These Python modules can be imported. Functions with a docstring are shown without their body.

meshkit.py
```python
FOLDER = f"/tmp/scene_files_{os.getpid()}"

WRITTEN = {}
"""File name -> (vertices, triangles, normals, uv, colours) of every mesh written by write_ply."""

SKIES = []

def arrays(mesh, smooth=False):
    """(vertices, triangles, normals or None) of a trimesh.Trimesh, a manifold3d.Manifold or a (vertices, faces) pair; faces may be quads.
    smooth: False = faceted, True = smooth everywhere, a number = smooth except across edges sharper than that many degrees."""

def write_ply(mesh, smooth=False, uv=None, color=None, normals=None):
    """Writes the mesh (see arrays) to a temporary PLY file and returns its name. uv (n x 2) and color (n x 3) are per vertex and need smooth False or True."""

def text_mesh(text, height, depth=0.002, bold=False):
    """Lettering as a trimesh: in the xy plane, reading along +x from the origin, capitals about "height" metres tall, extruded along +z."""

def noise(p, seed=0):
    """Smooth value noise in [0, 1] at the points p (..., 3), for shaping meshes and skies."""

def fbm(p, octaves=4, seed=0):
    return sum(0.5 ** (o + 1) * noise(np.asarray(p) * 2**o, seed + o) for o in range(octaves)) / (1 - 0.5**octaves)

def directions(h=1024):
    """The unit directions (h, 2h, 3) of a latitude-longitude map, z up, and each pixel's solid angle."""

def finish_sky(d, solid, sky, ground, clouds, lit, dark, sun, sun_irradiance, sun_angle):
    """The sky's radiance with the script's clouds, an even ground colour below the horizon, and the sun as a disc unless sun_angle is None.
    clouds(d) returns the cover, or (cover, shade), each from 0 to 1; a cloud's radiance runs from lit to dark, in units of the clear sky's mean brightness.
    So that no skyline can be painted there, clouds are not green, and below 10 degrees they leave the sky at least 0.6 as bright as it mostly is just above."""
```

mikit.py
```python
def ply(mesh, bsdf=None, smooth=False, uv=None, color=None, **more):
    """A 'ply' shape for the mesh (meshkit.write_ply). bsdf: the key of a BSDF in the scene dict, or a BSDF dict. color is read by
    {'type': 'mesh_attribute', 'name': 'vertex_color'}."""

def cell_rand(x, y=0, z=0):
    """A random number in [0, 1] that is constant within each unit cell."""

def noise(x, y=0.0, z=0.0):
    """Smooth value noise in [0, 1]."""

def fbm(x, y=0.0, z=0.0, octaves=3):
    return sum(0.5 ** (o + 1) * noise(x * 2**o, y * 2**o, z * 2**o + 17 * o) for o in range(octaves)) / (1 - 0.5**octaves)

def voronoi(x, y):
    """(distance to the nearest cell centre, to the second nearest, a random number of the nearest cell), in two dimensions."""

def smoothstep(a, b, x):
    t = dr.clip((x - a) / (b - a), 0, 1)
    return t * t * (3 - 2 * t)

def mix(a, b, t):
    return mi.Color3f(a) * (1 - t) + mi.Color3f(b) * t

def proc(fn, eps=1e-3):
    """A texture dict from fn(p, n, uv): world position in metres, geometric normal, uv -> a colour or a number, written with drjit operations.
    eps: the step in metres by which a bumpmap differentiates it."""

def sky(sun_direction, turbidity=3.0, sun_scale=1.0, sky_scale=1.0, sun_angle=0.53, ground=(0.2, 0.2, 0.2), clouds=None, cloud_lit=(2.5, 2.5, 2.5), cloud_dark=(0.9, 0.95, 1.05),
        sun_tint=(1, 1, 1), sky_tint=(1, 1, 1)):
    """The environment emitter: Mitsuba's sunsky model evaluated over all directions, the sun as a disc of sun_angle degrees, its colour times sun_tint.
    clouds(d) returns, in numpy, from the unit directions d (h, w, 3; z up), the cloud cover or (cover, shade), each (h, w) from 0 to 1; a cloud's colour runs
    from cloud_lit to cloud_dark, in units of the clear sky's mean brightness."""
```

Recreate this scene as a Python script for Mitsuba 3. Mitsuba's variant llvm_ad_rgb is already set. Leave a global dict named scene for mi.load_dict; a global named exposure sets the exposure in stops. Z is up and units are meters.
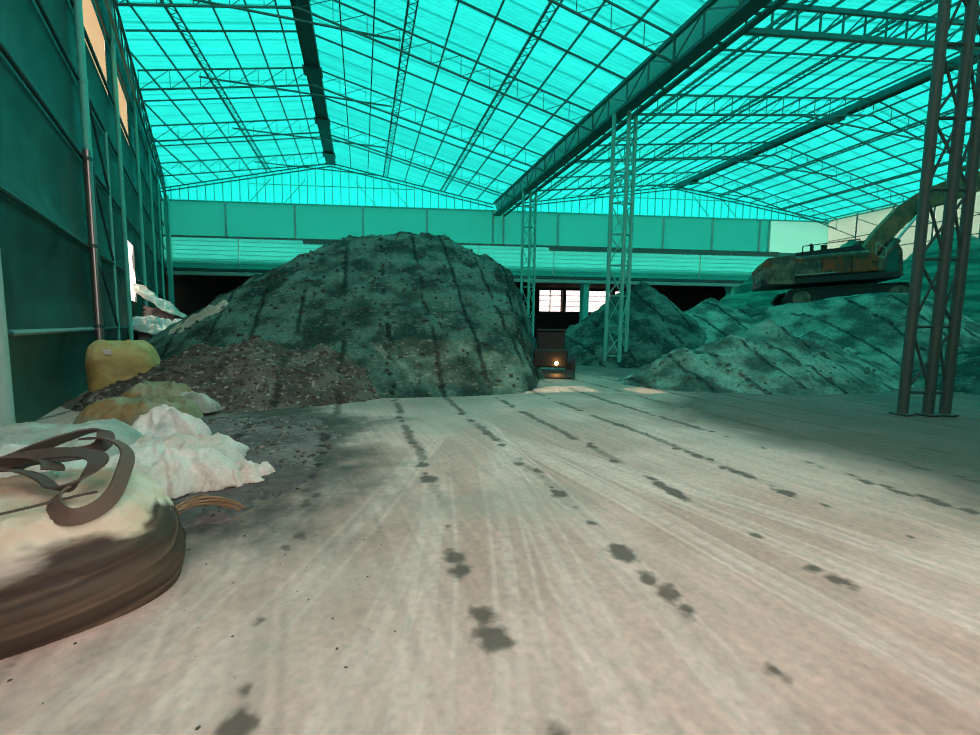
import math
import numpy as np
import trimesh
import drjit as dr
import mitsuba as mi
import mikit
import meshkit
from scipy.interpolate import CubicSpline

T = mi.ScalarTransform4f
scene, labels = {}, {}
EYE = np.array([0.0, 0.0, 1.6])

# ------------------------------------------------------------------ camera, sky, exposure
def camera():
    yaw, pitch, roll = math.radians(16.548), math.radians(-5.299), math.radians(-0.799)
    cy, sy, cp, sp = math.cos(yaw), math.sin(yaw), math.cos(pitch), math.sin(pitch)
    fwd, right = np.array([sy * cp, cy * cp, sp]), np.array([cy, -sy, 0.0])
    down = np.cross(fwd, right)
    up = -(-math.sin(roll) * right + math.cos(roll) * down)
    return {"type": "perspective", "fov": 97.287, "fov_axis": "x", "near_clip": 0.05, "far_clip": 500.0,
            "to_world": T().look_at(origin=EYE.tolist(), target=(EYE + fwd).tolist(), up=up.tolist())}

scene["camera"] = camera()
SUN = np.array([-0.50, 0.27, 0.823])
def haze(d):
    """Bright, thin, nearly closed high cloud."""
    n = meshkit.fbm(d / (np.abs(d[..., 2:]) + 0.25) * 1.3, 4, 3)
    return 0.80 + 0.20 * np.clip((n - 0.35) * 3, 0, 1), 0.5 * np.clip((n - 0.5) * 2.5, 0, 1)
scene["sky"] = mikit.sky(SUN, turbidity=6.0, sun_scale=0.85, sky_scale=1.6, clouds=haze, cloud_lit=(4.7, 3.8, 3.45), cloud_dark=(3.5, 2.85, 2.6), sky_tint=(1.3, 1.0, 0.80),
                         sun_tint=(1.05, 1.0, 0.9), ground=(0.3, 0.28, 0.25))
exposure = 1.06

# ------------------------------------------------------------------ helpers
def V(*a):
    return np.array(a, float)

def merge(meshes):
    vs, fs, k = [], [], 0
    for m in meshes:
        v, f = (m.vertices, m.faces) if hasattr(m, "vertices") else m
        v, f = np.asarray(v, float), np.asarray(f, int)
        if f.shape[1] == 4:
            f = np.vstack([f[:, [0, 1, 2]], f[:, [0, 2, 3]]])
        vs.append(v); fs.append(f + k); k += len(v)
    return np.vstack(vs), np.vstack(fs)

def bar(p, q, w, h=None, up=(0, 0, 1)):
    """A box bar from p to q, w wide and h tall (along up)."""
    p, q = np.asarray(p, float), np.asarray(q, float)
    h = w if h is None else h
    t = (q - p) / np.linalg.norm(q - p)
    up = np.asarray(up, float)
    if abs(t @ up) > 0.98:
        up = V(1, 0, 0) if abs(t[0]) < 0.9 else V(0, 1, 0)
    a = np.cross(t, up); a /= np.linalg.norm(a)
    b = np.cross(a, t)
    v = [e + sa * a * w / 2 + sb * b * h / 2 for e in (p, q) for sa, sb in ((-1, -1), (1, -1), (1, 1), (-1, 1))]
    f = [[0, 1, 2, 3], [7, 6, 5, 4], [0, 4, 5, 1], [1, 5, 6, 2], [2, 6, 7, 3], [3, 7, 4, 0]]
    return np.array(v), np.array(f)

def tube(path, r, n=10, cap=True):
    p = np.asarray(path, float)
    r = np.broadcast_to(np.asarray(r, float), (len(p),))
    t = np.gradient(p, axis=0); t /= np.linalg.norm(t, axis=1, keepdims=True)
    ref = V(0, 0, 1) if abs(t[0][2]) < 0.9 else V(1, 0, 0)
    a = np.cross(t, ref); a /= np.linalg.norm(a, axis=1, keepdims=True)
    b = np.cross(t, a)
    ang = np.arange(n) * 2 * np.pi / n
    v = (p[:, None] + r[:, None, None] * (np.cos(ang)[None, :, None] * a[:, None] + np.sin(ang)[None, :, None] * b[:, None])).reshape(-1, 3)
    i, j = np.meshgrid(np.arange(len(p) - 1), np.arange(n), indexing="ij")
    f = np.stack([i * n + j, i * n + (j + 1) % n, (i + 1) * n + (j + 1) % n, (i + 1) * n + j], -1).reshape(-1, 4)
    f = np.vstack([f[:, [0, 1, 2]], f[:, [0, 2, 3]]])
    if cap:
        k = len(v)
        v = np.vstack([v, p[:1], p[-1:]])
        j = np.arange(n)
        f = np.vstack([f, np.stack([j * 0 + k, (j + 1) % n, j], 1), np.stack([j * 0 + k + 1, (len(p) - 1) * n + j, (len(p) - 1) * n + (j + 1) % n], 1)])
    return v, f

def grid(P):
    """A surface through the points P (ny, nx, 3)."""
    ny, nx = P.shape[:2]
    i, j = np.meshgrid(np.arange(ny - 1), np.arange(nx - 1), indexing="ij")
    k = i * nx + j
    f = np.stack([k, k + 1, k + nx + 1, k + nx], -1).reshape(-1, 4)
    return P.reshape(-1, 3), np.vstack([f[:, [0, 1, 2]], f[:, [0, 2, 3]]])

def slab(P, th, direction):
    """A closed slab: surface P and its copy moved by th along direction."""
    d = np.asarray(direction, float) * th
    v, f = grid(P)
    ny, nx = P.shape[:2]
    n = len(v)
    ring = list(range(nx)) + [r * nx + nx - 1 for r in range(1, ny)] + list(range(ny * nx - 2, (ny - 1) * nx - 1, -1)) + [r * nx for r in range(ny - 2, 0, -1)]
    s = []
    for a, b in zip(ring, ring[1:] + ring[:1]):
        s += [[b, a, a + n], [b, a + n, b + n]]
    return np.vstack([v, v + d]), np.vstack([f, f[:, ::-1] + n, s])

def box(x0, x1, y0, y1, z0, z1):
    return bar(((x0 + x1) / 2, y0, (z0 + z1) / 2), ((x0 + x1) / 2, y1, (z0 + z1) / 2), x1 - x0, z1 - z0)

def rbox(sx, sy, sz, r, c=(0, 0, 0)):
    """Box with bevelled edges: hull of inset boxes."""
    pts = []
    for a in (-1, 1):
        for b in (-1, 1):
            for d in (-1, 1):
                pts += [[a * sx / 2, b * (sy / 2 - r), d * (sz / 2 - r)], [a * (sx / 2 - r), b * sy / 2, d * (sz / 2 - r)], [a * (sx / 2 - r), b * (sy / 2 - r), d * sz / 2]]
    m = trimesh.convex.convex_hull(np.array(pts) + np.asarray(c, float))
    return m.vertices, m.faces

def prism(poly, y0, y1):
    """Polygon in (x, z) extruded along y."""
    from shapely.geometry import Polygon
    m = trimesh.creation.extrude_polygon(Polygon(poly), y1 - y0, engine="earcut")
    v = m.vertices
    v = np.stack([v[:, 0], v[:, 2] + y0, v[:, 1]], 1)
    return v, m.faces[:, ::-1]

def xf(mesh, M):
    v, f = mesh if isinstance(mesh, tuple) else (mesh.vertices, mesh.faces)
    v = np.asarray(v, float)
    return v @ M[:3, :3].T + M[:3, 3], np.asarray(f)

COUNT = {}
def key_of(name):
    """The next free key of this name."""
    n = COUNT.get(name, 0)
    COUNT[name] = n + 1
    return name if n == 0 else f"{name}_{n:03d}"

def obj(name, mesh, bsdf, parent=None, smooth=False, label=None, kind=None, **more):
    k = key_of((parent + "__" if parent else "") + name)
    scene[k] = mikit.ply(mesh, bsdf, smooth=smooth, **more)
    d = {}
    if label: d["label"] = label
    if kind: d["kind"] = kind
    if d: labels.setdefault(k, {}).update(d)
    return k

def thing(name, label, cat, group=None):
    k = key_of(name)
    labels[k] = {"label": label, "category": cat}
    if group: labels[k]["group"] = group
    return k

def tag(k, label, cat, group=None, kind=None):
    labels[k] = {"label": label, "category": cat}
    if group: labels[k]["group"] = group
    if kind: labels[k]["kind"] = kind
    return k

def struct(name, label=None):
    labels[name] = {"kind": "structure"}
    if label: labels[name]["label"] = label
    return name

ORD = ["first", "second", "third", "fourth", "fifth", "sixth", "seventh", "eighth", "ninth", "tenth", "eleventh", "twelfth", "thirteenth", "fourteenth"]
fb = meshkit.fbm

# ------------------------------------------------------------------ materials
noise, mfbm, smooth, mix, cell = mikit.noise, mikit.fbm, mikit.smoothstep, mikit.mix, mikit.cell_rand

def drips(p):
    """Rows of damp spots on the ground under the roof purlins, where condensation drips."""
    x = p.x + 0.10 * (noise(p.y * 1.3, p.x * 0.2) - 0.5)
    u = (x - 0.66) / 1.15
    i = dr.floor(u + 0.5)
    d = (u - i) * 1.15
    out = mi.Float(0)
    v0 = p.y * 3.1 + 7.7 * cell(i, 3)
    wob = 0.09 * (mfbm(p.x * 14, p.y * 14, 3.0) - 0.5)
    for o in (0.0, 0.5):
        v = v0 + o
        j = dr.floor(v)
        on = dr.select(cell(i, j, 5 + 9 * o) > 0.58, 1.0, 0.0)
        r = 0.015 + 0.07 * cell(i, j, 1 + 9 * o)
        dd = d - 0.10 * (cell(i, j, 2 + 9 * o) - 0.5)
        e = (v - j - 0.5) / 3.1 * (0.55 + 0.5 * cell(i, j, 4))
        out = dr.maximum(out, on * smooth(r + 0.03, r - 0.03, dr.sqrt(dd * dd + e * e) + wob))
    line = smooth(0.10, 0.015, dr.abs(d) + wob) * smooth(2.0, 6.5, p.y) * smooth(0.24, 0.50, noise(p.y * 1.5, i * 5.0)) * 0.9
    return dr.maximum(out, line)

TRACKS = [((-0.9, 1.6), (1.1, 6.2), 0.15), ((0.1, 1.2), (0.75, 4.4), 0.16), ((0.55, 1.2), (1.45, 4.8), 0.15), ((1.0, 1.2), (1.75, 5.5), 0.15), ((1.55, 1.0), (2.0, 7.0), 0.14), ((2.6, 1.0), (2.1, 5.5), 0.15),
          ((3.4, 0.9), (2.5, 4.5), 0.15), ((-0.3, 1.2), (0.5, 3.5), 0.13), ((4.0, 1.5), (2.2, 5.6), 0.16), ((-1.3, 1.7), (-0.2, 5.0), 0.13)]

def floor_color(p, n, uv):
    g = mfbm(p.x * 1.1, p.y * 1.1, octaves=4)
    fine = mfbm(p.x * 30, p.y * 30, octaves=3)
    c = mix((0.58, 0.40, 0.35), (0.72, 0.525, 0.47), smooth(0.3, 0.7, g))
    t = mi.Float(0)
    for a, b, w in TRACKS:
        a, b = np.array(a), np.array(b)
        L = np.linalg.norm(b - a); e = (b - a) / L
        s = (p.x - a[0]) * e[0] + (p.y - a[1]) * e[1]
        q = (p.x - a[0]) * -e[1] + (p.y - a[1]) * e[0] + 0.05 * dr.sin(s * 0.9)
        m = smooth(w + 0.03, w - 0.02, dr.abs(q)) * smooth(-0.6, 0.5, s) * smooth(L + 0.8, L - 0.8, s)
        t += m * (0.35 + 0.65 * smooth(0.35, 0.7, noise(q * 32, s * 0.6))) * (0.6 + 0.5 * noise(s * 22, q * 5))
    c = mix(c, (0.83, 0.68, 0.62), dr.clip(t, 0, 1) * 0.62)
    st = noise(p.x * 24 + p.y * 3.0, p.y * 0.9)
    c = c * (0.90 + 0.2 * st) * (0.84 + 0.32 * fine)
    grey = smooth(0.5, 0.72, mfbm(p.x * 0.55 + 4, p.y * 0.55, octaves=3))
    c = mix(c, (0.44, 0.40, 0.345), grey * 0.5)
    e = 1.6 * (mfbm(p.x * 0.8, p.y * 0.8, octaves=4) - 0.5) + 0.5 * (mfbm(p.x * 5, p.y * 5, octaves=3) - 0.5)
    dirt = smooth(4.5, 7.0, p.x - 1.7 * smooth(7.0, 9.5, p.y) + 0.9 * e) * (0.75 + 0.25 * fine)  # floor colour darkens towards the right with a ragged edge
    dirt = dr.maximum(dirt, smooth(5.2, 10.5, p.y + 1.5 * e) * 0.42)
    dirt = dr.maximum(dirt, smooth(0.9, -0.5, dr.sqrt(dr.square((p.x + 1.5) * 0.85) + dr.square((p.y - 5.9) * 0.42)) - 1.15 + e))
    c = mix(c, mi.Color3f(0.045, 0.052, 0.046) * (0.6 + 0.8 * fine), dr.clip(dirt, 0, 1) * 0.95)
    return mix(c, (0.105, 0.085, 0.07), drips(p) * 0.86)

def soil_color(dark, lite, bits):
    def fn(p, n, uv):
        g = mfbm(p.x * 1.6, p.y * 1.6, p.z * 1.6, octaves=4)
        fine = mfbm(p.x * 17, p.y * 17, p.z * 17, octaves=3)
        c = mix(dark, lite, smooth(0.32, 0.72, g)) * (0.5 + 1.0 * fine)
        b = smooth(0.74, 0.82, noise(p.x * 13, p.y * 13, p.z * 13)) * bits
        c = mix(c, (0.42, 0.37, 0.33), b)
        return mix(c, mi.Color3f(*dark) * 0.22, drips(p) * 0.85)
    return fn

def soil(key, dark, lite, bits=0.5, bump=0.03, f=9.0):
    scene[key] = {"type": "twosided", "b": {"type": "bumpmap", "scale": bump, "tex": mikit.proc(lambda p, n, uv: mfbm(p.x * f, p.y * f, p.z * f, octaves=4), eps=0.01),
                  "b": {"type": "principled", "base_color": mikit.proc(soil_color(dark, lite, bits)), "roughness": 0.85, "specular": 0.25}}}

scene["mat_floor"] = {"type": "twosided", "b": {"type": "bumpmap", "scale": 0.012, "tex": mikit.proc(lambda p, n, uv: mfbm(p.x * 11, p.y * 11, octaves=4), eps=0.006),
                      "b": {"type": "principled", "base_color": mikit.proc(floor_color), "roughness": 0.75, "specular": 0.3}}}
soil("mat_soil_dark", (0.020, 0.045, 0.037), (0.105, 0.19, 0.158), 0.25, 0.06, 6.0)
soil("mat_soil_debris", (0.075, 0.063, 0.053), (0.175, 0.15, 0.125), 0.6, 0.05, 10.0)
soil("mat_soil_light", (0.065, 0.11, 0.092), (0.27, 0.41, 0.345), 0.15, 0.08, 4.0)
soil("mat_soil_wet", (0.115, 0.10, 0.10), (0.185, 0.165, 0.165), 0.3, 0.03, 12.0)

def plain(key, rgb, rough=0.6, metal=0.0, spec=0.5, **kw):
    scene[key] = {"type": "twosided", "b": {"type": "principled", "base_color": {"type": "rgb", "value": list(rgb)}, "roughness": rough, "metallic": metal, "specular": spec, **kw}}

def sheet_color(p, n, uv):
    """Turquoise fibreglass sheet: uv.x counts sheets across, uv.y runs down the slope."""
    v = uv.x - dr.floor(uv.x)
    tone = cell(dr.floor(uv.x), 7)
    lap = smooth(0.12, 0.02, v) + smooth(0.90, 0.98, v)
    rib = 0.5 + 0.5 * dr.cos(v * 6.2832 * 6)
    dirt = mfbm(p.x * 0.5, p.y * 9, octaves=3)
    k = (0.80 + 0.16 * tone + 0.08 * rib) * (0.84 + 0.28 * dirt) * (1 - 0.22 * lap)
    return mi.Color3f(0.012, 0.64, 0.63) * dr.clip(k, 0, 1.2)

scene["mat_sheet"] = {"type": "principledthin", "base_color": mikit.proc(sheet_color), "roughness": 0.5, "diff_trans": 1.55, "spec_trans": 0.0, "eta": 1.3}
scene["mat_gable"] = {"type": "principledthin", "base_color": {"type": "rgb", "value": [0.012, 0.86, 0.85]}, "roughness": 0.5, "diff_trans": 1.6, "spec_trans": 0.0, "eta": 1.3}
scene["mat_skylight"] = {"type": "principledthin", "base_color": {"type": "rgb", "value": [0.88, 0.77, 0.60]}, "roughness": 0.5, "diff_trans": 1.4, "spec_trans": 0.0, "eta": 1.3}
scene["mat_end_sheet"] = {"type": "principledthin", "base_color": {"type": "rgb", "value": [0.24, 0.80, 0.66]}, "roughness": 0.5, "diff_trans": 1.0, "spec_trans": 0.0, "eta": 1.3}
scene["mat_pale_sheet"] = {"type": "principledthin", "base_color": {"type": "rgb", "value": [0.78, 0.92, 0.82]}, "roughness": 0.5, "diff_trans": 1.5, "spec_trans": 0.0, "eta": 1.3}

def tarp_color(p, n, uv):
    g = mfbm(p.y * 0.8, p.z * 0.8, p.x * 0.8, octaves=4)
    return mix((0.020, 0.052, 0.041), (0.036, 0.083, 0.066), smooth(0.3, 0.7, g))
scene["mat_tarp"] = {"type": "twosided", "b": {"type": "principled", "base_color": mikit.proc(tarp_color), "roughness": 0.5, "specular": 0.4}}
scene["mat_board"] = {"type": "principledthin", "base_color": {"type": "rgb", "value": [0.06, 0.80, 0.69]}, "roughness": 0.5, "diff_trans": 0.75, "spec_trans": 0.0, "eta": 1.3}
scene["mat_band"] = {"type": "principledthin", "base_color": {"type": "rgb", "value": [0.025, 0.56, 0.46]}, "roughness": 0.5, "diff_trans": 0.55, "spec_trans": 0.0, "eta": 1.3}
plain("mat_panel", (0.08, 0.30, 0.26), 0.6)
plain("mat_steel_teal", (0.12, 0.55, 0.47), 0.45)
plain("mat_reflector_white", (0.75, 0.75, 0.74), 0.7)
plain("mat_steel_pale", (0.35, 0.50, 0.45), 0.45)
plain("mat_steel_dark", (0.045, 0.085, 0.08), 0.5)
plain("mat_truss", (0.05, 0.17, 0.155), 0.5)
plain("mat_rust_steel", (0.062, 0.10, 0.092), 0.5)
plain("mat_drain", (0.34, 0.31, 0.30), 0.22, 0.85)
plain("mat_galv", (0.42, 0.45, 0.44), 0.4, 0.5)
plain("mat_ridge", (0.02, 0.14, 0.135), 0.6)
scene["mat_gutter"] = {"type": "principledthin", "base_color": {"type": "rgb", "value": [0.02, 0.42, 0.37]}, "roughness": 0.5, "diff_trans": 0.8, "spec_trans": 0.0, "eta": 1.3}
plain("mat_trim", (0.17, 0.15, 0.14), 0.6)
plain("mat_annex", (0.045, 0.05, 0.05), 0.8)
plain("mat_white_trim", (0.6, 0.6, 0.58), 0.5)
scene["mat_glass"] = {"type": "thindielectric"}

# ------------------------------------------------------------------ plan of the building
def wall_x(y): return -2.35 - 0.305 * y
def back_y(x): return 36.04 - 0.22 * x
RIDGE, VALL, VALR, RIDGE2, EAVE_R = -2.1, 10.1, 11.0, 24.6, 38.0
def zl(x): return 14.1 - 0.19 * (RIDGE - x)
def zr(x): return 14.1 - 0.217 * (x - RIDGE)
def z3(x): return 11.45 + 0.142 * (x - VALR)
def z4(x): return z3(RIDGE2) - 0.177 * (x - RIDGE2)
def roof_z(x):
    x = np.asarray(x, float)
    return np.where(x < RIDGE, zl(x), np.where(x < (VALL + VALR) / 2, zr(x), np.where(x < RIDGE2, z3(x), z4(x))))
FRONT_L, FRONT_R = 5.8, 1.0
def FRONT_CUT(y): return RIDGE + (FRONT_L - y) / 0.85      # unseen front edge of the left bay, slanted to hold daylight off the right

# ------------------------------------------------------------------ floor
struct("floor", "dusty pale concrete floor with tyre tracks and rows of damp drip spots")
def make_floor():
    xs = np.concatenate([np.linspace(-70, -6, 30), np.arange(-5.8, 14, 0.2), np.linspace(14.3, 80, 40)])
    ys = np.concatenate([np.linspace(-60, -1, 30), np.arange(-0.8, 14, 0.2), np.linspace(14.3, 90, 40)])
    X, Y = np.meshgrid(xs, ys)
    Z = 0.035 * (fb(np.stack([X * 0.6, Y * 0.6, X * 0], -1), 3, 2) - 0.5)
    return grid(np.stack([X, Y, Z], -1))
scene["floor"] = mikit.ply(make_floor(), "mat_floor", smooth=True)

# ------------------------------------------------------------------ roof sheets
struct("ceiling", "translucent turquoise corrugated roof over two gabled bays")
def roof_sheet(x0f, x1f, zf, y0, w, idx):
    """One corrugated sheet, w wide in y, running down the slope in x."""
    n = 24
    P, UV = [], []
    for k in range(n + 1):
        y = y0 + (w + 0.05) * k / n
        a, b = x0f(y), x1f(y)
        if b - a < 0.05: b = a + 0.05
        dz = 0.022 * math.cos(2 * math.pi * 6 * k / n)
        xs = np.linspace(a, b, 2)
        P.append(np.stack([xs, xs * 0 + y, zf(xs) + dz + 0.004 * (idx % 2)], -1))
        UV.append(np.stack([xs * 0 + idx + min(k / n, 0.999), xs * 0.1], -1))
    v, f = grid(np.array(P))
    return v, f, np.array(UV).reshape(-1, 2)

def sheets(x0, x1, zf, front, back_at, seed):
    W, i, y = 1.06, 0, front
    while y < back_at:
        a = lambda yy: max(x0, wall_x(yy) - 0.15) if x0 < -5 else max(x0, FRONT_CUT(yy)) if x0 < 0 else x0
        b = lambda yy: min(x1, (36.04 + 0.35 - yy) / 0.22)
        if 13.9 < y + W / 2 < 14.96 and x1 < 12:      # unseen gap added either side of the ridge, letting sun onto the floor
            if x0 < -5: y += W; i += 1; continue
            a = lambda yy: -0.7
        v, f, uv = roof_sheet(a, b, zf, y, W, seed + i)
        obj("roof_sheet", (v, f), "mat_sheet", "ceiling", smooth=True, uv=uv)
        y += W; i += 1
sheets(-14.6, RIDGE + 0.02, zl, FRONT_L, 39.6, 0)
sheets(RIDGE - 0.02, VALL + 0.1, zr, FRONT_R, 36.6, 100)
sheets(VALR - 0.1, RIDGE2 + 0.02, z3, FRONT_R, 33.9, 200)
sheets(RIDGE2 - 0.02, EAVE_R + 0.2, z4, FRONT_R, 31.5, 300)

# ------------------------------------------------------------------ ridges and valley girder
def ridge(x, z, y0, y1, w, label):
    t = thing("ridge_beam", label, "beam")
    obj("soffit", box(x - w / 2, x + w / 2, y0, y1, z - 0.30, z - 0.16), "mat_ridge", t)
    for s in (-1, 1):
        obj("flange", box(x + s * w / 2 - 0.03, x + s * w / 2 + 0.03, y0, y1, z - 0.36, z - 0.06), "mat_ridge", t)
    for y in np.arange(12.9, y1, 5.3):
        obj("node_plate", box(x - w / 2 - 0.12, x + w / 2 + 0.12, y - 0.35, y + 0.35, z - 0.44, z - 0.31), "mat_ridge", t)
ridge(RIDGE, 14.1, FRONT_L, back_y(RIDGE) - 0.15, 0.62, "wide dark beam under the roof ridge above the big soil heap")
ridge(RIDGE2, float(z3(RIDGE2)), FRONT_R, back_y(RIDGE2) - 0.15, 0.45, "dark beam under the ridge of the bay above the excavator")

def valley():
    y0, y1 = FRONT_R, back_y(10.5) - 0.15
    t = thing("valley_girder", "long dark lattice gutter girder between the two roof bays, carried by the lattice columns", "girder")
    obj("soffit", box(10.08, 10.62, y0, y1, 10.40, 10.52), "mat_ridge", t)
    obj("edge_chord", box(10.92, 11.04, y0, y1, 10.40, 10.50), "mat_ridge", t)
    obj("top_chord", box(10.02, 10.16, y0, y1, 11.26, 11.40), "mat_ridge", t)
    obj("gutter", grid(np.array([[(10.18, y, 11.33), (10.45, y, 10.62), (10.75, y, 10.62), (11.0, y, 11.40)] for y in (y0, y1)])), "mat_gutter", t)
    y, k = y0, 0
    while y < y1 - 1.4:
        obj("upright", bar((10.09, y, 10.5), (10.09, y, 11.3), 0.05), "mat_truss", t)
        a, b = ((y, 10.5), (y + 1.33, 11.3)) if k % 2 else ((y, 11.3), (y + 1.33, 10.5))
        obj("web_bar", bar((10.09, a[0], a[1]), (10.09, b[0], b[1]), 0.04), "mat_truss", t)
        obj("spacer", bar((10.6, y, 10.45), (10.95, y, 10.45), 0.06), "mat_ridge", t)
        y += 1.33; k += 1
valley()

# ------------------------------------------------------------------ purlins
def purlin(x, zf, y0, y1, lattice, label, group):
    t = thing("roof_purlin", label, "purlin", group)
    z = float(zf(x)) - 0.10
    if not lattice:
        obj("rail", box(x - 0.025, x + 0.025, y0, y1, z - 0.04, z + 0.04), "mat_truss", t)
        return
    s = 0.16
    obj("rail", box(x - s - 0.035, x - s + 0.035, y0, y1, z - 0.05, z + 0.05), "mat_truss", t)
    obj("rail", box(x + s - 0.025, x + s + 0.025, y0, y1, z - 0.05, z + 0.03), "mat_truss", t)
    w = []
    for k, y in enumerate(np.arange(y0, y1 - 0.5, 0.5)):
        w.append(bar((x - s, y, z), (x + s, y + 0.25, z), 0.02)); w.append(bar((x + s, y + 0.25, z), (x - s, y + 0.5, z), 0.02))
    obj("lacing", merge(w), "mat_truss", t, kind="stuff")

for i, x in enumerate([-3.0, -4.05, -5.2, -6.6, -7.8, -9.0, -10.2, -11.4, -12.7]):
    purlin(x, zl, max(FRONT_L, (-2.35 - x) / 0.305 + 0.2), back_y(x) - 0.1, i == 3, f"{ORD[i]} roof purlin left of the dark ridge beam, counted toward the tarp wall", "purlins of the left roof slope")
for i, x in enumerate([-0.65, 0.6, 1.9, 3.35, 4.7, 6.2, 7.5, 8.8]):
    purlin(x, zr, max(FRONT_R, FRONT_L - (x - RIDGE) * 0.85), back_y(x) - 0.1, i in (2, 5), f"{ORD[i]} roof purlin right of the dark ridge beam, counted toward the valley girder", "purlins above the soil heap")
for i, x in enumerate([12.1, 13.25, 14.4, 15.55, 16.7, 17.85, 19.0, 20.2, 21.4, 22.6, 23.7]):
    purlin(x, z3, FRONT_R, back_y(x) - 0.1, i in (1, 5), f"{ORD[i]} roof purlin right of the valley girder, counted toward the far ridge", "purlins right of the valley girder")
for i, x in enumerate([25.8, 27.0, 28.3, 29.6, 30.9, 32.2, 33.5, 34.8, 36.1, 37.4]):
    purlin(x, z4, FRONT_R, back_y(x) - 0.1, i in (2, 6), f"{ORD[i]} roof purlin beyond the ridge over the excavator, counted toward the right eave", "purlins of the far right slope")

# ------------------------------------------------------------------ trusses and rafters
def half_truss(t, y, xa, xb, zf, depth, off=0.20, step=1.2, heavy=1.0):
    """Top and bottom chords with posts and diagonals between x = xa and xb."""
    za, zb = float(zf(xa)) - off, float(zf(xb)) - off
    obj("top_chord", bar((xa, y, za), (xb, y, zb), 0.045 * heavy, 0.06 * heavy), "mat_truss", t)
    obj("bottom_chord", bar((xa, y, za - depth), (xb, y, zb - depth), 0.055 * heavy, 0.065 * heavy), "mat_truss", t)
    n = max(2, int(round(abs(xb - xa) / step)))
    xs = np.linspace(xa, xb, n + 1)
    zt = np.array([float(zf(x)) - off for x in xs])
    for k in range(n + 1):
        obj("web_bar", bar((xs[k], y, zt[k]), (xs[k], y, zt[k] - depth), 0.022 * heavy), "mat_truss", t)
        if k < n:
            obj("web_bar", bar((xs[k], y, zt[k] - depth), (xs[k + 1], y, zt[k + 1]), 0.02 * heavy), "mat_truss", t)

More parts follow.
